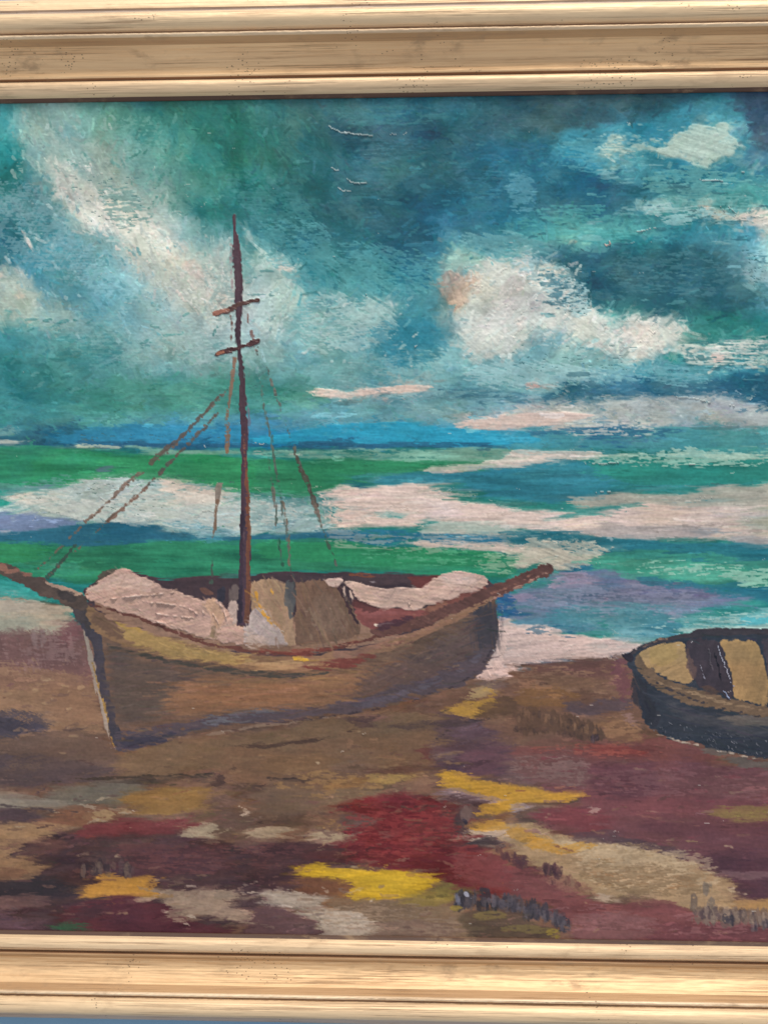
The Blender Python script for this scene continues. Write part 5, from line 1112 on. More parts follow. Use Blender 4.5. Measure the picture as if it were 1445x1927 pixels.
rope([(410, 940), (406, 965), (404, 1000), (403, 1014)], [8, 8, 7, 4], '77604f')
line([(403, 1014), (400, 1050), (397, 1100)], [2, 2.5, 3], '4a5a50', alpha=.9)
rope([(464, 586), (468, 600), (472, 620), (478, 645), (484, 662)], [5, 5, 5, 5, 5], '7a5c54')
line([(484, 662), (486, 690), (489, 715)], [2, 2, 2], 'a0b4b0', alpha=.7)
rope([(488, 715), (493, 745), (499, 780), (503, 800)], [3, 4, 3, 2], '5c7468', alpha=.8)
rope([(506, 706), (513, 725), (520, 742)], [3, 4, 5], '6c6a60')
rope([(522, 750), (527, 762), (531, 770)], [4, 4, 3], '5c6660', alpha=.8)
rope([(512, 812), (515, 850), (520, 890), (525, 920), (530, 948)], [4, 6, 6, 5, 5], '4a5a50')
rope([(553, 840), (560, 862), (568, 885), (578, 905), (586, 925), (594, 955)], [4, 6, 10, 9, 8, 9], '55483f', wob=2)
rope([(590, 942), (598, 965), (606, 994)], [8, 9, 6], '75665c')
line([(612, 1008), (618, 1025), (626, 1045), (633, 1066)], [2, 3, 4, 2], '3c5a48')
rope([(512, 915), (516, 940), (521, 970), (523, 1000)], [6, 6, 5, 4], '6a6058')
rope([(530, 940), (534, 965), (540, 1000), (544, 1035), (548, 1066)], [6, 6, 5, 4, 4], '6f5e50')
line([(524, 1005), (528, 1040), (530, 1066)], [3, 4, 5], '335a48', alpha=.8)
line([(546, 1066), (552, 1090), (556, 1130)], [3, 3, 2], '4a4a4a')
for pts, cc in (([(430, 732), (332, 838), (250, 905), (160, 986), (66, 1078)], '6b5d52'), ([(412, 774), (299, 893), (199, 984), (86, 1090)], '66594f'), ([(484, 650), (494, 750), (514, 850), (530, 948), (548, 1070)], '5a665e'),
                ([(490, 660), (520, 745), (560, 862), (600, 975), (634, 1068)], '5a625a'), ([(508, 860), (518, 950), (530, 1068)], '50625a')):
    line(pts, 2.6, cc, alpha=.85, wob=1.0, dry=.05)
# mast and crosstrees
MA = region(B, 'mast')
line([(438, 400), (439, 412), (440, 430), (443, 448), (445, 470), (446, 500), (447, 540), (449, 580), (450, 620), (454, 680), (457, 720), (457, 760), (459, 790), (459, 830), (460, 880), (460, 920), (461, 945), (461, 990), (462, 1040), (461, 1090), (460, 1140), (459, 1179)], [5, 7, 8, 12, 15, 14, 14, 14, 11, 12, 14, 15, 13, 12, 12, 13, 15, 17, 18, 18, 20, 22], '4f3d48', reg_id=MA, r=.9, wob=1.7, h=.9, rough=.7, edge=.3)
line([(438, 455), (437, 500), (440, 550)], [2, 3, 2], '8a7a80', alpha=.7, dry=.2)
line([(459, 815), (462, 850), (463, 880)], [4, 6, 5], '6f4c44', dry=.12)
line([(463, 880), (464, 920), (466, 960), (467, 1040), (467, 1100), (467, 1172)], [4, 4, 6, 7, 8, 8], '744c3a', dry=.12, alpha=.85, h=.5)
line([(456, 960), (455, 1050), (453, 1130), (451, 1172)], [6, 7, 9, 8], '403440')
line([(464, 758), (467, 790), (466, 820)], [3, 5, 3], '6a6f80', alpha=.8)
line([(460, 1000), (460, 1080)], [2, 2], '66555c', alpha=.6)
line([(402, 593), (425, 584), (450, 574), (470, 567), (487, 564)], [9, 11, 9, 8, 8], '5f4640', reg_id=region(B, 'crosstree'), r=.9, h=.9, edge=.3)
line([(402, 592), (418, 586), (432, 580)], [7, 6, 4], '8c6450', dry=.1)
line([(406, 600), (404, 612)], [1.5, 1], '70584c')
line([(404, 667), (420, 662), (445, 656), (462, 650), (480, 644), (491, 642)], [10, 11, 9, 7, 9, 7], '52393a', reg_id=region(B, 'crosstree'), r=.9, h=.9, edge=.3)
line([(406, 664), (415, 662), (424, 660)], [7, 6, 4], '94664a', dry=.1)
line([(462, 649), (475, 643), (489, 641)], [3, 4, 3], '7a6460', dry=.1)

# ================================================================== ROWING BOAT
R_ = 'painted_rowing_boat'
RH = region(R_)
poly([(1174, 1234), (1199, 1219), (1242, 1202), (1292, 1192), (1375, 1186), (1445, 1187), (1560, 1200), (1700, 1250), (1700, 1400), (1560, 1432), (1440, 1428), (1358, 1413), (1292, 1396), (1240, 1382), (1212, 1366), (1198, 1330), (1190, 1290), (1184, 1255)], '363b46', ang=-10, r=1.8, wob=3, reg_id=RH, h=.4, ext=False)
poly([(1190, 1260), (1215, 1290), (1240, 1360), (1226, 1374), (1204, 1350), (1196, 1310)], '33333c', ang=-70, r=4, alpha=.8, ext=False)
poly([(1240, 1310), (1300, 1340), (1360, 1352), (1445, 1368), (1560, 1370), (1560, 1388), (1445, 1384), (1340, 1375), (1270, 1350)], '4b4d54', ang=-12, r=5, alpha=.7, ext=False)
poly([(1330, 1345), (1445, 1352), (1560, 1356), (1560, 1376), (1445, 1372), (1370, 1364)], '68645f', ang=-6, r=4, alpha=.85, ext=False)
poly([(1290, 1402), (1360, 1418), (1445, 1434), (1560, 1440), (1560, 1452), (1445, 1448), (1350, 1430)], '66615c', ang=-10, r=4, alpha=.85, ext=False)
line([(1226, 1378), (1260, 1388), (1292, 1398), (1358, 1415), (1440, 1430), (1560, 1434)], [1.6, 2, 2, 2.6, 2, 1.6], 'a0978a', h=.6, dry=.1)
for q in range(90):
    x, y = rng.uniform(1225, 1440), rng.uniform(0, 1)
    yy = 1345 + (x - 1225) * .22 + y * 38
    line([(x, yy), (x + rng.uniform(1, 4), yy + rng.uniform(3, 7))], [1, 1], ['7d828c', '22242c', '60646e'][q % 3], alpha=.6, h=1.0, r=.5)
RR = region(R_, 'rim')
poly([(1192, 1238), (1200, 1228), (1214, 1250), (1240, 1272), (1300, 1290), (1380, 1318), (1445, 1330), (1560, 1335), (1560, 1352), (1445, 1350), (1370, 1340), (1300, 1328), (1240, 1298), (1208, 1276), (1195, 1258)], '6b5c4c', ang=-18, r=2, wob=3, reg_id=RR, ext=False, h=.4)
line([(1215, 1272), (1255, 1290), (1310, 1308), (1380, 1326), (1445, 1338)], [2, 4, 4, 4, 3], '8a7860', dry=.2)
line([(1204, 1262), (1240, 1288), (1300, 1315), (1380, 1338), (1445, 1352)], [2, 3, 3, 3, 3], '403c40', dry=.1)
RI = region(R_, 'bow_deck')
poly([(1198, 1230), (1215, 1220), (1246, 1212), (1287, 1206), (1292, 1240), (1306, 1284), (1290, 1288), (1246, 1272), (1216, 1252)], 'a38c64', ang=-30, r=1.6, wob=2, reg_id=RI, h=.4, ext=False)
poly([(1215, 1226), (1270, 1212), (1280, 1240), (1250, 1262), (1220, 1245)], 'a6905e', ang=-30, r=4, alpha=.7)
poly([(1350, 1206), (1385, 1204), (1424, 1204), (1432, 1230), (1442, 1262), (1445, 1310), (1445, 1330), (1410, 1322), (1378, 1312), (1376, 1275), (1362, 1235)], '9e855c', ang=-75, r=1.8, wob=2, reg_id=region(R_, 'plank'), h=.4, ext=False)
poly([(1360, 1210), (1400, 1206), (1420, 1250), (1420, 1300), (1390, 1300), (1380, 1260)], '947c58', ang=-78, r=5, alpha=.6)
poly([(1285, 1206), (1300, 1200), (1350, 1204), (1360, 1232), (1375, 1275), (1378, 1310), (1368, 1318), (1350, 1300), (1310, 1290), (1296, 1250)], '3f3942', ang=-75, r=1.6, wob=2.5, reg_id=region(R_, 'bench'), h=.6, ext=False)
poly([(1288, 1212), (1300, 1215), (1312, 1270), (1304, 1282), (1294, 1250)], '5e4e4c', ang=-75, r=2.5, alpha=.8)
poly([(1310, 1286), (1345, 1290), (1360, 1308), (1330, 1305)], '54443e', ang=-10, r=3, alpha=.8)
for pts, c, w in (([(1316, 1250), (1322, 1262), (1327, 1278)], '7c8090', 1.4), ([(1352, 1214), (1358, 1232), (1364, 1252), (1372, 1270), (1377, 1284)], '9aa0b0', 1.9),
                  ([(1362, 1298), (1368, 1310), (1374, 1316)], '8496b4', 3), ([(1342, 1225), (1350, 1250), (1352, 1280)], '2a2630', 3), ([(1300, 1212), (1304, 1206)], '9a9aa0', 1.5),
                  ([(1372, 1290), (1380, 1292)], '8a90a4', 1.5), ([(1330, 1222), (1334, 1240), (1338, 1262)], '555058', 3)):
    line(pts, [w * .6, w, w * .6], c, h=1.4, r=.5)
poly([(1424, 1204), (1445, 1200), (1500, 1204), (1520, 1300), (1460, 1300), (1445, 1262), (1436, 1232)], '46414a', ang=-70, r=1.8, reg_id=region(R_, 'bench'), ext=False)
poly([(1500, 1206), (1600, 1230), (1660, 1270), (1640, 1310), (1540, 1325), (1515, 1290)], '9c845c', ang=10, r=2, reg_id=region(R_, 'plank'), ext=False)
line([(1174, 1236), (1200, 1221), (1240, 1204), (1290, 1195), (1350, 1190), (1445, 1190), (1560, 1200)], [10, 8, 8, 10, 12, 13, 12], '443f45', reg_id=RR, dry=.04, h=.5)
line([(1200, 1218), (1240, 1204), (1280, 1196)], [2, 3, 2], '7d6a5c', dry=.2)
poly([(1170, 1232), (1186, 1226), (1196, 1236), (1192, 1250), (1176, 1246)], '38323c', ang=40, r=2, h=.8)

# ================================================================== tufts and small marks
def tufts(pts, n, hh, cols, w=3.0, lean=6, regname='weed_tuft', al=.5):
    P = np.array(pts, float)
    s = np.linspace(0, 1, len(P))
    rid = region('painted_beach', regname)
    for i in range(n):
        t = rng.uniform()
        x, y = np.interp(t, s, P[:, 0]), np.interp(t, s, P[:, 1])
        y += rng.uniform(-.3, .3) * hh
        h_ = hh * rng.uniform(.4, 1.0)
        l = rng.normal(0, lean)
        ww = w * rng.uniform(.7, 1.6)
        line([(x, y + h_ / 2), (x + l * .2, y + h_ * .2), (x + l * .5, y - h_ * .2), (x + l, y - h_ / 2)], [ww * .6, ww, ww * 1.1, ww * .7], cols[rng.integers(len(cols))], alpha=al * rng.uniform(.6, 1.3), h=.35, reg_id=rid, dry=.15, r=1.2)


def blob(x, y, w, h_, c, al=.85, **kw):
    al *= .88
    kw.setdefault('r', 3)
    kw.setdefault('dry', .06)
    kw.setdefault('wob', 4)
    poly([(x - w / 2, y + h_ * .3), (x - w * .45, y - h_ * .3), (x, y - h_ / 2), (x + w * .45, y - h_ * .3), (x + w / 2, y + h_ * .3), (x, y + h_ / 2)], c, ang=85, alpha=al, ext=False, **kw)


poly([(960, 1345), (980, 1330), (1020, 1336), (1060, 1345), (1095, 1355), (1130, 1372), (1144, 1392), (1110, 1398), (1080, 1385), (1020, 1380), (965, 1385)], '55443a', ang=85, r=4, wob=8, alpha=.75)
tufts([(965, 1345), (1010, 1350), (1060, 1358), (1100, 1372), (1120, 1385)], 110, 22, ['5a463b', '6a543f', '483b38', '735a48', '7c6450'], w=3.4, lean=3)
tufts([(1108, 1385), (1125, 1392)], 14, 18, ['3a3036', '50444a'], w=4, al=.8)
tufts([(965, 1372), (1040, 1378), (1100, 1388)], 50, 14, ['57433c', '4b3c38'], w=4)
blob(868, 1690, 24, 40, '3c3a46'), blob(892, 1688, 16, 34, '47434c'), blob(912, 1686, 24, 44, '37343c'), blob(930, 1692, 14, 36, '3f3b42')
tufts([(855, 1700), (880, 1695), (905, 1700), (932, 1700)], 40, 30, ['36333c', '4c4850', '2b2a33', '5a5458'], w=6, lean=3)
line([(858, 1680), (861, 1692), (868, 1702)], [4, 9, 4], '767d92', h=.6, alpha=.6, r=1.5)
line([(873, 1674), (880, 1682), (885, 1692)], [2, 4, 2], '9aa2b2', h=.8, alpha=.8, r=1)
for x, y, w, h_ in ((948, 1694, 18, 30), (968, 1698, 22, 40), (988, 1706, 16, 36), (1006, 1712, 20, 44), (1026, 1716, 18, 40), (1046, 1724, 22, 42), (1060, 1738, 20, 34)):
    blob(x, y, w, h_, ['45424c', '3a3842', '4e4a50'][int(x) % 3], al=.85)
tufts([(925, 1700), (960, 1704), (1000, 1716), (1040, 1726), (1064, 1740)], 90, 28, ['3f3c46', '55515a', '34323c', '625e66'], w=6, lean=3)
for x, y, w, h_ in ((1030, 1636, 22, 26), (1048, 1640, 26, 34), (1040, 1660, 14, 18), (966, 1612, 14, 24)):
    blob(x, y, w, h_, '4c353d', al=.75)
tufts([(1020, 1628), (1055, 1642)], 30, 20, ['4a333c', '6a4c4c', '3a2c34'], w=5)
tufts([(930, 1600), (965, 1612), (990, 1630)], 34, 18, ['5a3c40', '49343c', '7e6450'], w=5)
tufts([(1062, 1655), (1090, 1668)], 20, 22, ['7c5c50', '8c7260', '5c3e40'], w=5)
blob(1300, 1702, 18, 40, '645b55'), blob(1332, 1672, 20, 36, '716a62'), blob(1336, 1715, 26, 60, '7b7268'), blob(1312, 1722, 24, 36, '6a5f58')
for x in range(1356, 1445, 15):
    blob(x + 4, 1722 + (x % 7), 20, 36 + (x % 5) * 3, ['6a5e58', '766a60', '5c4f50'][x % 3], al=.75)
tufts([(1296, 1712), (1350, 1722), (1375, 1724), (1400, 1724), (1445, 1732)], 90, 26, ['665a54', '7c6e64', '54484c', '8a7e72'], w=6, lean=3)
tufts([(1362, 1732), (1384, 1728)], 12, 22, ['45404a', '3a3842'], w=5, lean=3)
tufts([(1415, 1742), (1445, 1740)], 16, 20, ['3c3844', '544e54', '6a6468'], w=5, lean=3)
tufts([(150, 1640), (200, 1632), (250, 1638)], 46, 28, ['3a2e34', '55484a', '66584f', '43363a'], w=7, lean=3)
tufts([(60, 1200), (80, 1205), (90, 1215)], 10, 36, ['8c7a78', '7e6866'], w=6, lean=2, al=.4)
blob(866, 1540, 22, 34, '4c3e40'), blob(880, 1530, 16, 30, '6a5a56')
tufts([(876, 1545), (882, 1550)], 8, 14, ['2c2834', '3c3440'], w=4)
poly([(870, 1715), (940, 1705), (1010, 1735), (1050, 1770), (900, 1770), (850, 1735)], '463e32', ang=-8, r=5, wob=8, alpha=.5, dry=.2)
poly([(880, 1722), (900, 1715), (950, 1718), (955, 1728), (900, 1740)], '7a6d42', ang=-4, r=4, alpha=.7, dry=.3)
poly([(930, 1740), (970, 1738), (1030, 1748), (1062, 1762), (1040, 1770), (990, 1760)], '70673f', ang=-6, r=4, alpha=.6, dry=.35)
poly([(1020, 1752), (1040, 1748), (1062, 1764), (1035, 1768)], '8f803c', ang=-10, r=3, alpha=.8, dry=.2)
poly([(845, 1710), (868, 1702), (872, 1715), (850, 1718)], '8c7c3c', ang=5, r=3, alpha=.8, dry=.2)
# second, lighter pass of small dabs inside the boats
boat_ids = [i for i, (p, s) in enumerate(REGIONS) if p == B and s in (None, 'keel_band', 'top_strake', 'brown_sail')] + [RH]
dabs(3600, (130, 1060, 1600, 1430), [(26, 2.0), (16, 2.2), (40, 1.8), (9, 2)], jit=.07, alpha=(.25, .65), angj=5, hscale=.25, only=boat_ids, smear=(14, 1.5), flick=.12)
for rg in range(len(REGIONS)):
    if REGIONS[rg][1] in ('sail_cloth', 'tan_sail'):
        dabs(2500, (130, 1060, 940, 1220), [(14, 3), (9, 2.4), (20, 2.2)], jit=.05, alpha=(.25, .6), angj=25, hscale=.5, only=[rg], smear=(4, 1), flick=.1)

# strokes of the brush along the planking
flecks(60, (230, 1280, 620, 1335), ['94705a', '70543f', 'a07a5a', '7c5c48'], 60, 3, 3, 2, .5, .35)
flecks(40, (215, 1240, 420, 1360), ['5c504a', '6c5c52', '48404a', '7a6658'], 40, 3, 3, 4, .5, .35)
flecks(50, (620, 1230, 830, 1290), ['6a5850', '544646', '7a6656', '8a745c'], 46, 2.6, 18, 3, .5, .35)
flecks(34, (790, 1170, 880, 1250), ['5c4e4c', '4a4044', '6a5a52'], 34, 2.6, 30, 4, .5, .35)
flecks(26, (300, 1208, 420, 1226), ['b89c68', '8a7450', 'a48a5c'], 44, 2.6, -17, 3, .6, .35)
flecks(40, (430, 1236, 600, 1258), ['b49a70', '8e7250', 'a0805c', '7c5c44'], 50, 2.4, -1, 2, .6, .35)
flecks(40, (650, 1206, 760, 1222), ['a47e68', '8a6a58', '745048', 'b08c70'], 50, 2.4, 20, 2, .6, .35)
flecks(24, (760, 1160, 840, 1180), ['a47e68', '8a6a58', '745048'], 44, 2.4, 25, 2, .6, .35)
flecks(40, (560, 1110, 650, 1190), ['82705f', '5f4c44', '947e6c', '6c584c'], 28, 3, -66, 6, .6, .3)
for pts, w in (([(195, 1136), (205, 1128), (250, 1122), (300, 1118), (333, 1115)], 2.2), ([(238, 1130), (290, 1134), (340, 1140), (365, 1150), (380, 1164)], 1.8),
               ([(240, 1142), (280, 1152), (330, 1160), (392, 1167)], 1.8), ([(262, 1160), (300, 1170), (350, 1186), (392, 1196)], 1.6),
               ([(415, 1186), (405, 1160), (395, 1140)], 1.6), ([(420, 1180), (430, 1172), (424, 1148), (412, 1134)], 1.8), ([(205, 1112), (212, 1118), (200, 1128)], 1.6),
               ([(375, 1132), (384, 1150), (390, 1166)], 1.6)):
    line(pts, [1.4, w * 1.5, w * 1.5, 1.2], 'ceb8ab', h=3.6, rough=.05, r=.6, wob=.8)
    line([(x + 1, y + 2.5) for x, y in pts], [.8, w * .7, w * .7, .8], '8c7063', h=-.8, rough=.05, r=.6, wob=.8, alpha=.7)  # shadow below each ridge, painted as a darker line
# wet ridges and knife marks of the painter: thin raised paint, glints painted pale
def ridge(pts, c, w=1.8, h=1.6, **kw):
    line(pts, [w * .4, w, w, w * .4], c, h=h, r=.4, rough=.3, wob=1.2, **kw)


for pts in ([(618, 238), (628, 244), (645, 250), (656, 251), (680, 254), (702, 255)], [(732, 253), (742, 251), (748, 253)], [(757, 254), (765, 251)],
            [(620, 316), (630, 321), (640, 321)], [(652, 337), (664, 343), (676, 344), (690, 343)], [(634, 353), (645, 359), (664, 361)]):
    ridge(pts, 'a3b8b8', w=2.0, alpha=.8)
for pts in ([(1313, 338), (1330, 340), (1350, 339), (1360, 342)], [(1395, 326), (1410, 325)], [(1370, 390), (1385, 402), (1378, 410)], [(1352, 386), (1365, 396)], [(1100, 871), (1140, 872), (1166, 871)], [(1290, 872), (1305, 873)],
            [(1270, 747), (1300, 750), (1335, 757)], [(1405, 754), (1415, 748)], [(1368, 760), (1382, 765)], [(1120, 926), (1150, 924)], [(1310, 936), (1340, 938)], [(385, 838), (388, 845)], [(480, 832), (492, 836), (500, 834)],
            [(1198, 438), (1212, 434), (1234, 428)], [(690, 552), (694, 560)], [(782, 655), (785, 648)]):
    ridge(pts, 'b6c6c2', w=1.7, alpha=.75)
ridge([(1136, 458), (1140, 462), (1148, 460), (1146, 453)], 'b8aea2', w=3)
for _ in range(110):
    x, y = rng.uniform(800, 1440) if rng.uniform() < .6 else rng.uniform(0, 1440), rng.uniform(200, 1740)
    ridge([(x, y), (x + rng.uniform(2, 7), y + rng.uniform(-1.5, 1.5)), (x + 8, y)], ['c3cac6', 'd0cfc6'][_ % 2], w=1.2, h=.8, alpha=.45)
# swirls and creases in the thick whites
for _ in range(150):
    z = [(870, 1100, 500, 660), (1120, 1270, 600, 670), (30, 620, 905, 1000), (640, 1000, 925, 985), (960, 1170, 1180, 1240), (110, 420, 310, 600)][_ % 6]
    x, y = rng.uniform(z[0], z[1]), rng.uniform(z[2], z[3])
    a = rng.uniform(-.6, .9)
    L = rng.uniform(8, 24)
    ridge([(x, y), (x + L * .5 * math.cos(a), y - L * .5 * math.sin(a) + rng.uniform(-2, 2)), (x + L * math.cos(a), y - L * math.sin(a))], 'd2cec2', w=1.3, h=1.0, alpha=.35)
# bare-canvas pits where the brush skipped
for z, n in (((400, 700, 130, 290, 330, 430), 40), ((0, 0, 1050, 1110, 520, 590), 60), ((0, 0, 1395, 1430, 470, 540), 30), ((0, 0, 150, 420, 815, 832), 30), ((0, 0, 240, 470, 895, 912), 20), ((0, 0, 60, 330, 905, 975), 35), ((0, 0, 960, 1200, 650, 700), 40), ((0, 0, 1180, 1420, 470, 560), 40)):
    for _ in range(n):
        x, y = rng.uniform(z[2], z[3]), rng.uniform(z[4], z[5])
        line([(x, y), (x + rng.uniform(3, 12), y + rng.uniform(-.8, .8))], [1.2, .8], '2f5f68' if y < 800 else '4c6a68', alpha=.5, r=.5, h=-.5)

# ------------------------------------------------------------------ canvas grain shared by the whole picture
X_, Y_ = XX, YY
g1 = samp(T_WEA, X_, Y_, 0, 1, 77) - 0.5
g2 = samp(T_FIN, X_, Y_, 0, 1, 78) - 0.5
g3 = samp(T_ISO, X_, Y_, 0, 1, 79)
blr = np.stack([boxblur(col[..., k], 2) for k in range(3)], -1)
col = col + 0.22 * (col - blr)
sk = np.clip((790 - PYg) / 30, 0, 1)
db = col[..., 2] - col[..., 1]
col[..., 2] -= sk * 0.2 * np.clip(db, 0, 1)
col[..., 1] += sk * 0.04 * np.clip(db, 0, 1)
gb = col[..., 1] - col[..., 2]
col[..., 2] += sk * 0.30 * np.clip(gb, 0, 1)
bz = np.clip((PYg - 1235) / 20, 0, 1)
col[..., 0] *= 1 + .045 * bz
col[..., 1] *= 1 + .012 * bz
gm = col.mean(-1, keepdims=True)
col = gm + 0.955 * (col - gm)
col *= (1 + 0.05 * g1 + 0.06 * g2 + 0.012 * g3)[..., None]
hgt += 0.10 * g1 + 0.10 * g2 + np.float32(0.05) * g3
col = np.clip(col, 0.02, 0.97)
lin = np.where(col <= 0.04045, col / 12.92, ((col + 0.055) / 1.055) ** 2.4)
lin = np.clip((lin - np.array([0.014, 0.009, 0.008])) / np.array([0.86, 0.915, 0.91]), 0.004, 0.95)
lumi = boxblur(np.clip(col.mean(-1), 0, 1), 3)
hgt = hgt * (0.25 + 1.5 * lumi)          # whites are laid on thick, darks thin
hgt = np.clip(hgt, -1.0, 4.5)
HS = 1.7                                   # relief, in units of the picture


# ------------------------------------------------------------------ materials
def mat(name):
    m = bpy.data.materials.new(name)
    m.use_nodes = True
    nt = m.node_tree
    return m, nt, nt.nodes['Principled BSDF']


def nd(nt, t, **kw):
    n = nt.nodes.new(t)
    for k, v in kw.items():
        if k in n.inputs:
            n.inputs[k].default_value = v
        else:
            setattr(n, k, v)
    return n


def oil_material():
    m, nt, p = mat('oil_paint')
    at = nd(nt, 'ShaderNodeAttribute', attribute_name='paint')
    tc = nd(nt, 'ShaderNodeTexCoord')
    mp = nd(nt, 'ShaderNodeMapping')
    mp.inputs['Scale'].default_value = (1.0, 1.0, 3.4)
    ns = nd(nt, 'ShaderNodeTexNoise', Scale=520.0, Detail=3.0, Roughness=0.6)
    nt.links.new(tc.outputs['Object'], mp.inputs['Vector'])
    nt.links.new(mp.outputs['Vector'], ns.inputs['Vector'])
    # canvas threads
    wv = nd(nt, 'ShaderNodeTexWave', wave_type='BANDS', bands_direction='Z')
    wv.inputs['Scale'].default_value = 300.0
    wv.inputs['Distortion'].default_value = 1.2
    wv.inputs['Detail'].default_value = 1.0
    nt.links.new(tc.outputs['Object'], wv.inputs['Vector'])
    mx = nd(nt, 'ShaderNodeMix', data_type='FLOAT')
    mx.inputs[0].default_value = 0.10
    nt.links.new(ns.outputs['Fac'], mx.inputs[2])
    nt.links.new(wv.outputs['Fac'], mx.inputs[3])
    bp = nd(nt, 'ShaderNodeBump')
    bp.inputs['Strength'].default_value = 0.12
    bp.inputs['Distance'].default_value = 0.0003
    nt.links.new(mx.outputs[0], bp.inputs['Height'])
    nt.links.new(bp.outputs['Normal'], p.inputs['Normal'])
    nt.links.new(at.outputs['Color'], p.inputs['Base Color'])
    rr = nd(nt, 'ShaderNodeMapRange')
    rr.inputs['From Min'].default_value = 0.3
    rr.inputs['From Max'].default_value = 0.7
    rr.inputs['To Min'].default_value = 0.30
    rr.inputs['To Max'].default_value = 0.50
    n2 = nd(nt, 'ShaderNodeTexNoise', Scale=40.0, Detail=2.0)
    nt.links.new(tc.outputs['Object'], n2.inputs['Vector'])
    nt.links.new(n2.outputs['Fac'], rr.inputs['Value'])
    nt.links.new(rr.outputs[0], p.inputs['Roughness'])
    p.inputs['Specular IOR Level'].default_value = 0.35
    return m


M_OIL = oil_material()


def link(o, parent=None):
    scene.collection.objects.link(o)
    if parent is not None:
        o.parent = parent
    return o


# ------------------------------------------------------------------ the painted surface, cut along its motifs
root = link(bpy.data.objects.new('oil_painting', None))
root['label'] = 'oil painting of a beached sailing boat and rowing boat by a green sea'
root['category'] = 'painting'

px = (XL + XX * G) * S
pz = (ZT - YY * G) * S
py = -(hgt * HS) * S
gzy, gzx = np.gradient(hgt * HS / G)
nx, nz = -gzx, gzy            # surface y = -h(x,z); outward normal points to -y
inv = 1 / np.sqrt(nx * nx + nz * nz + 1)
NRM = np.stack([nx * inv, -inv, nz * inv], -1).reshape(-1, 3).astype(np.float32)
CO = np.stack([px, py, pz], -1).reshape(-1, 3).astype(np.float32)
COL = np.concatenate([lin, np.ones((H, W, 1), np.float32)], -1).reshape(-1, 4).astype(np.float32)
fr = reg[:-1, :-1].ravel()
ii = (np.arange(H - 1)[:, None] * W + np.arange(W - 1)[None, :]).ravel()
LABELS = {'painted_sky': 'painted stormy turquoise sky with pale clouds', 'painted_sea': 'painted green sea with pink foam',
          'painted_beach': 'painted brown and mauve beach', 'painted_sailing_boat': 'painted brown sailing boat with bare mast',
          'painted_rowing_boat': 'painted dark rowing boat cut by the right edge of the view'}
objs = {}
for rid, (part, sub) in enumerate(REGIONS):
    sel = ii[fr == rid]
    if sub is not None and len(sel) < 12:
        continue
    quads = np.stack([sel, sel + W, sel + W + 1, sel + 1], 1)
    vs, invx = np.unique(quads.ravel(), return_inverse=True)
    me = bpy.data.meshes.new(sub or part)
    nf = len(sel)
    me.vertices.add(len(vs))
    me.vertices.foreach_set('co', CO[vs].ravel())
    me.loops.add(nf * 4)
    me.loops.foreach_set('vertex_index', invx.astype(np.int32).ravel())
    me.polygons.add(nf)
    me.polygons.foreach_set('loop_start', np.arange(nf, dtype=np.int32) * 4)
    me.polygons.foreach_set('use_smooth', np.ones(nf, bool))
    me.update(calc_edges=True)
    ca = me.color_attributes.new('paint', 'FLOAT_COLOR', 'POINT')
    ca.data.foreach_set('color', COL[vs].ravel())
    me.normals_split_custom_set_from_vertices(NRM[vs])
    me.materials.append(M_OIL)
    o = bpy.data.objects.new(sub or part, me)
    if sub is None:
        link(o, root)
        objs[part] = o
        o['label'] = LABELS[part]
    else:
        link(o, objs[part])


def box(name, x0, x1, y0, y1, z0, z1, m, parent=None):
    v = [(x * S, y * S, z * S) for x in (x0, x1) for y in (y0, y1) for z in (z0, z1)]
    f = [(0, 1, 3, 2), (4, 6, 7, 5), (0, 4, 5, 1), (2, 3, 7, 6), (0, 2, 6, 4), (1, 5, 7, 3)]
    me = bpy.data.meshes.new(name)
    me.from_pydata(v, [], f)
    me.materials.append(m)
    return link(bpy.data.objects.new(name, me), parent)


mc, nt, p = mat('raw_canvas')
n1 = nd(nt, 'ShaderNodeTexNoise', Scale=300.0)
cr = nd(nt, 'ShaderNodeValToRGB')
cr.color_ramp.elements[0].color = (0.30, 0.24, 0.16, 1)
cr.color_ramp.elements[1].color = (0.42, 0.35, 0.25, 1)
nt.links.new(n1.outputs['Fac'], cr.inputs[0])
nt.links.new(cr.outputs[0], p.inputs['Base Color'])
box('canvas_panel', XL, XR, 3, 12, ZB, ZT, mc, root)


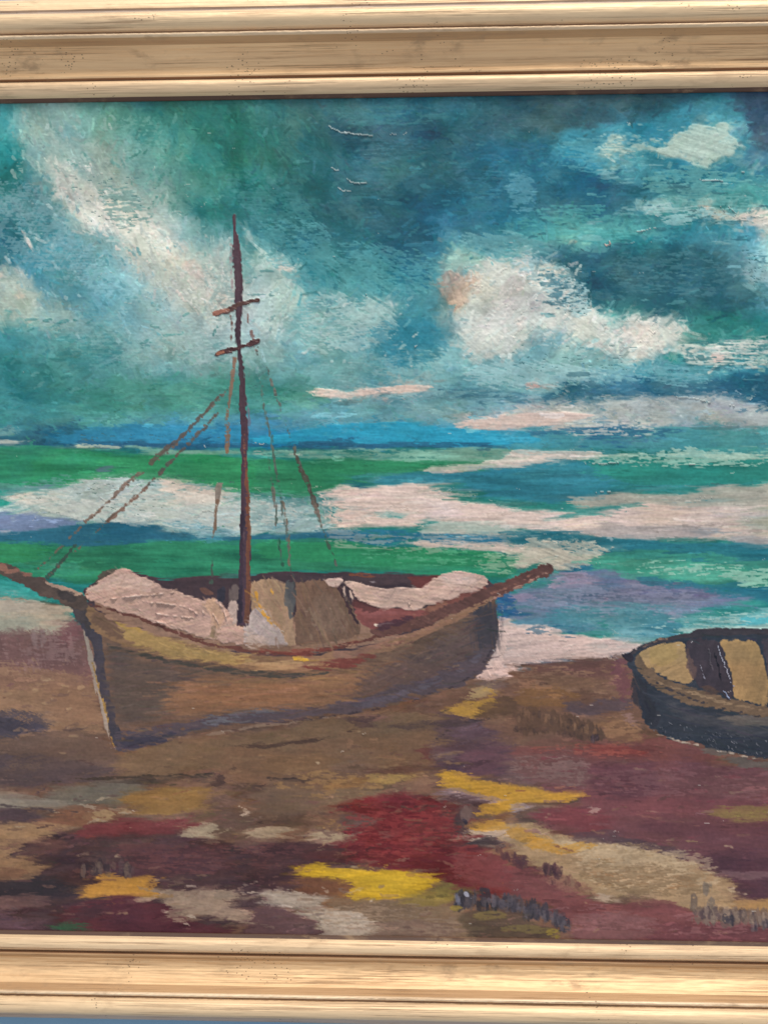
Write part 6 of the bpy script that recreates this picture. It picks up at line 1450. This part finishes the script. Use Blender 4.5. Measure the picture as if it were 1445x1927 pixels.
# ------------------------------------------------------------------ gilded frame
def gilt(name, base, dark, bole, wear=0.5, rough=0.48, metal=0.3, lines=1.0, axis='X'):
    m, nt, p = mat(name)
    tc = nd(nt, 'ShaderNodeTexCoord')
    L = nt.links.new

    def noise(sx, sz, scale, det=4.0, off=0.0):
        mp = nd(nt, 'ShaderNodeMapping')
        mp.inputs['Scale'].default_value = (sx, 1.0, sz) if axis == 'X' else (sz, 1.0, sx)
        mp.inputs['Location'].default_value = (off, off * .3, off * .7)
        n = nd(nt, 'ShaderNodeTexNoise', Scale=scale, Detail=det, Roughness=0.62)
        L(tc.outputs['Object'], mp.inputs['Vector'])
        L(mp.outputs['Vector'], n.inputs['Vector'])
        return n.outputs['Fac']

    def ramp(src, a, b):
        r = nd(nt, 'ShaderNodeMapRange')
        r.inputs['From Min'].default_value = a
        r.inputs['From Max'].default_value = b
        L(src, r.inputs['Value'])
        return r.outputs[0]

    def mixc(f, a, b):
        mx = nd(nt, 'ShaderNodeMix', data_type='RGBA')
        L(f, mx.inputs[0])
        for s, v in ((6, a), (7, b)):
            if isinstance(v, tuple):
                mx.inputs[s].default_value = v + (1,)
            else:
                L(v, mx.inputs[s])
        return mx.outputs[2]

    def mul(a, b):
        mm = nd(nt, 'ShaderNodeMath', operation='MULTIPLY')
        L(a, mm.inputs[0])
        if isinstance(b, float):
            mm.inputs[1].default_value = b
        else:
            L(b, mm.inputs[1])
        return mm.outputs[0]
    broad = ramp(noise(1.0, 4.0, 9.0, 3.0, 1.3), 0.38, 0.66)
    c = mixc(mul(broad, 0.55), base, dark)
    streak = ramp(noise(0.02, 1.0, 420.0, 4.0, 5.1), 0.46, 0.72)
    c = mixc(mul(streak, 0.35 * wear), c, bole)
    hair = ramp(noise(0.012, 1.0, 820.0, 3.0, 2.7), 0.53, 0.66)
    patch = ramp(noise(0.35, 2.5, 26.0, 4.0, 8.8), 0.36, 0.62)
    hp = mul(mul(hair, patch), 0.62 * lines)
    c = mixc(hp, c, (0.24, 0.12, 0.06))
    rub = mul(ramp(noise(0.45, 1.0, 170.0, 6.0, 4.4), 0.50, 0.64), ramp(noise(0.7, 1.0, 26.0, 4.0, 9.9), 0.50, 0.62))
    c = mixc(mul(rub, 0.75 * wear), c, (0.40, 0.26, 0.15))
    vo = nd(nt, 'ShaderNodeTexVoronoi', Scale=560.0)
    mp = nd(nt, 'ShaderNodeMapping')
    mp.inputs['Scale'].default_value = (0.7, 1, 1)
    L(tc.outputs['Object'], mp.inputs['Vector'])
    L(mp.outputs['Vector'], vo.inputs['Vector'])
    speck = nd(nt, 'ShaderNodeMath', operation='LESS_THAN')
    L(vo.outputs['Distance'], speck.inputs[0])
    speck.inputs[1].default_value = 0.21
    sel = nd(nt, 'ShaderNodeMath', operation='GREATER_THAN')
    L(noise(1, 1, 26.0, 6.0, 3.0), sel.inputs[0])
    sel.inputs[1].default_value = 0.60
    sp = mul(speck.outputs[0], sel.outputs[0])
    c = mixc(mul(sp, 0.6), c, (0.09, 0.055, 0.04))
    L(c, p.inputs['Base Color'])
    p.inputs['Metallic'].default_value = metal
    rr = nd(nt, 'ShaderNodeMapRange')
    rr.inputs['To Min'].default_value = rough - 0.06
    rr.inputs['To Max'].default_value = rough + 0.14
    L(noise(0.5, 1, 45.0, 3.0, 6.0), rr.inputs['Value'])
    L(rr.outputs[0], p.inputs['Roughness'])
    add = nd(nt, 'ShaderNodeMath', operation='ADD')
    L(mul(noise(0.05, 1.0, 330.0, 3.0, 5.1), -1.0), add.inputs[0])
    L(mul(hp, -1.6), add.inputs[1])
    add2 = nd(nt, 'ShaderNodeMath', operation='ADD')
    L(add.outputs[0], add2.inputs[0])
    L(mul(sp, -1.2), add2.inputs[1])
    bp = nd(nt, 'ShaderNodeBump')
    bp.inputs['Strength'].default_value = 0.45
    bp.inputs['Distance'].default_value = 0.0006
    L(add2.outputs[0], bp.inputs['Height'])
    L(bp.outputs['Normal'], p.inputs['Normal'])
    return m


GOLD = (0.93, 0.64, 0.36)
GOLDD = (0.70, 0.45, 0.24)
BOLE = (0.36, 0.17, 0.08)


def mats(axis):
    return {
        'lip': gilt('gilt_lip', (0.92, 0.68, 0.43), (0.74, 0.53, 0.33), BOLE, 0.5, axis=axis),
        'cove': gilt('gilt_cove', GOLD, GOLDD, BOLE, 0.9, lines=1.2, axis=axis),
        'bole': gilt('red_bole', (0.36, 0.19, 0.10), (0.24, 0.12, 0.06), (0.15, 0.07, 0.04), 1.0, 0.6, 0.05, axis=axis),
        'rim': gilt('worn_shaded_brown_gilt', (0.60, 0.37, 0.19), (0.46, 0.27, 0.13), BOLE, 0.9, 0.5, 0.2, axis=axis),  # worn gilt on the rim; on the cove foot it stands in for shade
        'bead': gilt('gilt_bead', (0.90, 0.70, 0.48), (0.72, 0.52, 0.33), BOLE, 0.8, axis=axis),
        'roll': gilt('gilt_roll', (0.93, 0.69, 0.43), (0.78, 0.56, 0.35), BOLE, 0.35, axis=axis),
        'dark': gilt('sight_edge_brown', (0.12, 0.06, 0.04), (0.07, 0.04, 0.03), (0.03, 0.02, 0.02), 1.0, 0.6, 0.0, axis=axis),
        'side': gilt('gilt_side', (0.55, 0.44, 0.36), (0.42, 0.33, 0.27), BOLE, 0.8, 0.5, 0.2, axis=axis),
    }


MX, MZ = mats('X'), mats('Z')
# profile: (distance outward from the opening, height) in picture units
PROFILE = [
    ('sight_edge', 'dark', [(-1, -4), (-1, 4), (3.0, 5.2), (5.5, 7.5)]),
    ('inner_lip', 'lip', [(5.5, 7.5), (7, 11), (11, 15), (18, 18.5), (25, 20), (31, 19.4), (34.5, 17.5), (36, 14.5), (36.5, 12)]),
    ('groove', 'bole', [(36.5, 12), (38.4, 10.2), (41, 16.5)]),
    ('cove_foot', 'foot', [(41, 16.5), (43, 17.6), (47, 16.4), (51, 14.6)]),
    ('cove', 'cove', [(51, 14.6), (56, 13), (61, 12.4), (70, 13.6), (78, 17.5), (86, 23.5), (93, 30.5), (97, 35.5)]),
    ('cove_rim', 'rim', [(97, 35.5), (101, 41), (104, 45.5), (106.5, 49)]),
    ('bead', 'bead', [(106.5, 49), (107.5, 51.5), (109.5, 53.2), (112, 53.2), (114, 51.5), (114.8, 49.4)]),
    ('outer_groove', 'bole', [(114.8, 49.4), (116.2, 47.2), (118, 48.4)]),
    ('outer_roll', 'roll', [(118, 48.4), (119.5, 52), (123, 57.5), (129, 62), (137, 64.5), (145, 63.6), (151, 60), (155, 54.5), (157.5, 48)]),
]
TAIL_TOP = [('edge_strip', 'side', [(157.5, 48), (159, 45.5), (164, 45.5), (165.5, 47.5)]),
            ('outer_side', 'roll', [(165.5, 47.5), (172, 47), (182, 44), (192, 38), (194, 30), (194, -22)])]
TAIL_LOW = [('outer_side', 'side', [(157.5, 48), (160, 46), (166, 43.5), (172, 39), (176, 32), (177, 20), (177, -22)])]  # duller gilt than the top: shade of this side put into the colour
OT, OB, OL, OR = 781.0, -799.0, XL + 14, XR - 14          # the opening
VS = {'T': 0.93, 'B': 0.855, 'L': 0.9, 'R': 0.9}


def rail(side, name, label):
    M = MX if side in 'TB' else MZ
    sc = VS[side]
    emp = None
    out = []
    r = np.random.default_rng(ord(side))
    if side in 'TB':
        a0, a1 = OL, OR
    else:
        a0, a1 = OB, OT
    n = int((a1 - a0) / 3.0)
    for pname, mk, prof in PROFILE + (TAIL_TOP if side == 'T' else TAIL_LOW):
        # refine
        pr = [prof[0]]
        for (v0, h0), (v1, h1) in zip(prof, prof[1:]):
            k = max(1, int(math.hypot(v1 - v0, h1 - h0) / 2.2))
            for q in range(1, k + 1):
                pr.append((v0 + (v1 - v0) * q / k, h0 + (h1 - h0) * q / k))
        pr = np.array(pr)
        kk = len(pr)
        if kk > 6:          # round the facets
            for _ in range(2):
                pr[1:-1] = (pr[:-2] + 2 * pr[1:-1] + pr[2:]) / 4
        t = np.linspace(0, 1, n + 1)[:, None]
        v = pr[None, :, 0] * sc
        h = np.repeat(pr[None, :, 1], n + 1, 0)
        # hand-made unevenness, running along the rail
        U = (t * (a1 - a0)).repeat(kk, 1)
        V = v.repeat(n + 1, 0)
        o_ = r.integers(0, 900)
        ed = np.minimum(1, np.minimum(V - V.min(), V.max() - V) / 2.0)
        rel = (samp(T_STR, U / 1.3, V * 1.6 + o_, 0, 1, 3) - 0.5) * (1.3 if pname == 'cove' else 0.6)
        rel += (samp(T_WEA, U, V * 2 + o_, 0, 1, 4) - 0.5) * 0.25 + samp(T_ISO, U * .5, V * .5 + o_, 0, 1, 5) * 0.10
        if pname in ('bead', 'outer_groove'):
            rel += (samp(T_FIN, U * .6, V + o_, 0, 1, 6) - 0.5) * 1.3
        h = h + rel * ed
        # mitred ends: the rail grows longer outward
        al0, al1 = a0 - V * (VS['L'] if side in 'TB' else VS['B']) / sc, a1 + V * (VS['R'] if side in 'TB' else VS['T']) / sc
        A = al0 + (al1 - al0) * t
        if side == 'T':
            P = np.stack([A, -h, OT + V], -1)
        elif side == 'B':
            P = np.stack([A, -h, OB - V], -1)
        elif side == 'L':
            P = np.stack([OL - V, -h, A], -1)
        else:
            P = np.stack([OR + V, -h, A], -1)
        P = (P * S).reshape(-1, 3)
        i0 = (np.arange(n)[:, None] * kk + np.arange(kk - 1)[None, :]).ravel()
        F_ = np.stack([i0, i0 + kk, i0 + kk + 1, i0 + 1], 1)
        if side in 'TR':
            pass
        if side in 'BL':
            F_ = F_[:, ::-1]
        if side in 'RL':
            F_ = F_[:, ::-1]
        me = bpy.data.meshes.new(pname)
        me.vertices.add(len(P))
        me.vertices.foreach_set('co', P.astype(np.float32).ravel())
        me.loops.add(len(F_) * 4)
        me.loops.foreach_set('vertex_index', F_.astype(np.int32).ravel())
        me.polygons.add(len(F_))
        me.polygons.foreach_set('loop_start', np.arange(len(F_), dtype=np.int32) * 4)
        me.polygons.foreach_set('use_smooth', np.ones(len(F_), bool))
        me.update(calc_edges=True)
        me.materials.append(M[mk] if mk != 'foot' else M['cove' if side == 'T' else 'rim'])  # cove foot painted brown as shade, except on the top rail
        out.append((pname, me))
    main = [m_ for m_ in out if m_[0] == 'cove'][0]
    ro = link(bpy.data.objects.new(name, main[1]), frame)
    ro['label'] = label
    for pname, me in out:
        if pname != 'cove':
            link(bpy.data.objects.new(pname, me), ro)
    return ro


frame = link(bpy.data.objects.new('picture_frame', None))
frame['label'] = 'wide gilded wooden frame with worn mouldings around the seascape'
frame['category'] = 'picture frame'
rail('T', 'top_rail', 'top rail of the gilded frame')
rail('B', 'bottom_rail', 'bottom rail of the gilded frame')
rail('L', 'side_rail', 'left side rail of the gilded frame')
rail('R', 'side_rail', 'right side rail of the gilded frame')

# ------------------------------------------------------------------ wall
mw, nt, p = mat('blue_wall_paint')
n1 = nd(nt, 'ShaderNodeTexNoise', Scale=90.0, Detail=5.0)
cr = nd(nt, 'ShaderNodeValToRGB')
cr.color_ramp.elements[0].position = 0.3
cr.color_ramp.elements[1].position = 0.7
cr.color_ramp.elements[0].color = (0.215, 0.40, 0.58, 1)
cr.color_ramp.elements[1].color = (0.24, 0.425, 0.61, 1)
nt.links.new(n1.outputs['Fac'], cr.inputs[0])
nt.links.new(cr.outputs[0], p.inputs['Base Color'])
bp = nd(nt, 'ShaderNodeBump')
bp.inputs['Strength'].default_value = 0.3
bp.inputs['Distance'].default_value = 0.0005
nt.links.new(n1.outputs['Fac'], bp.inputs['Height'])
nt.links.new(bp.outputs['Normal'], p.inputs['Normal'])
p.inputs['Roughness'].default_value = 0.7
wl = box('wall', -6000, 6000, 24, 400, -5000, 5000, mw)
wl['kind'] = 'structure'
wl['label'] = 'plain blue painted wall behind the gilded frame'
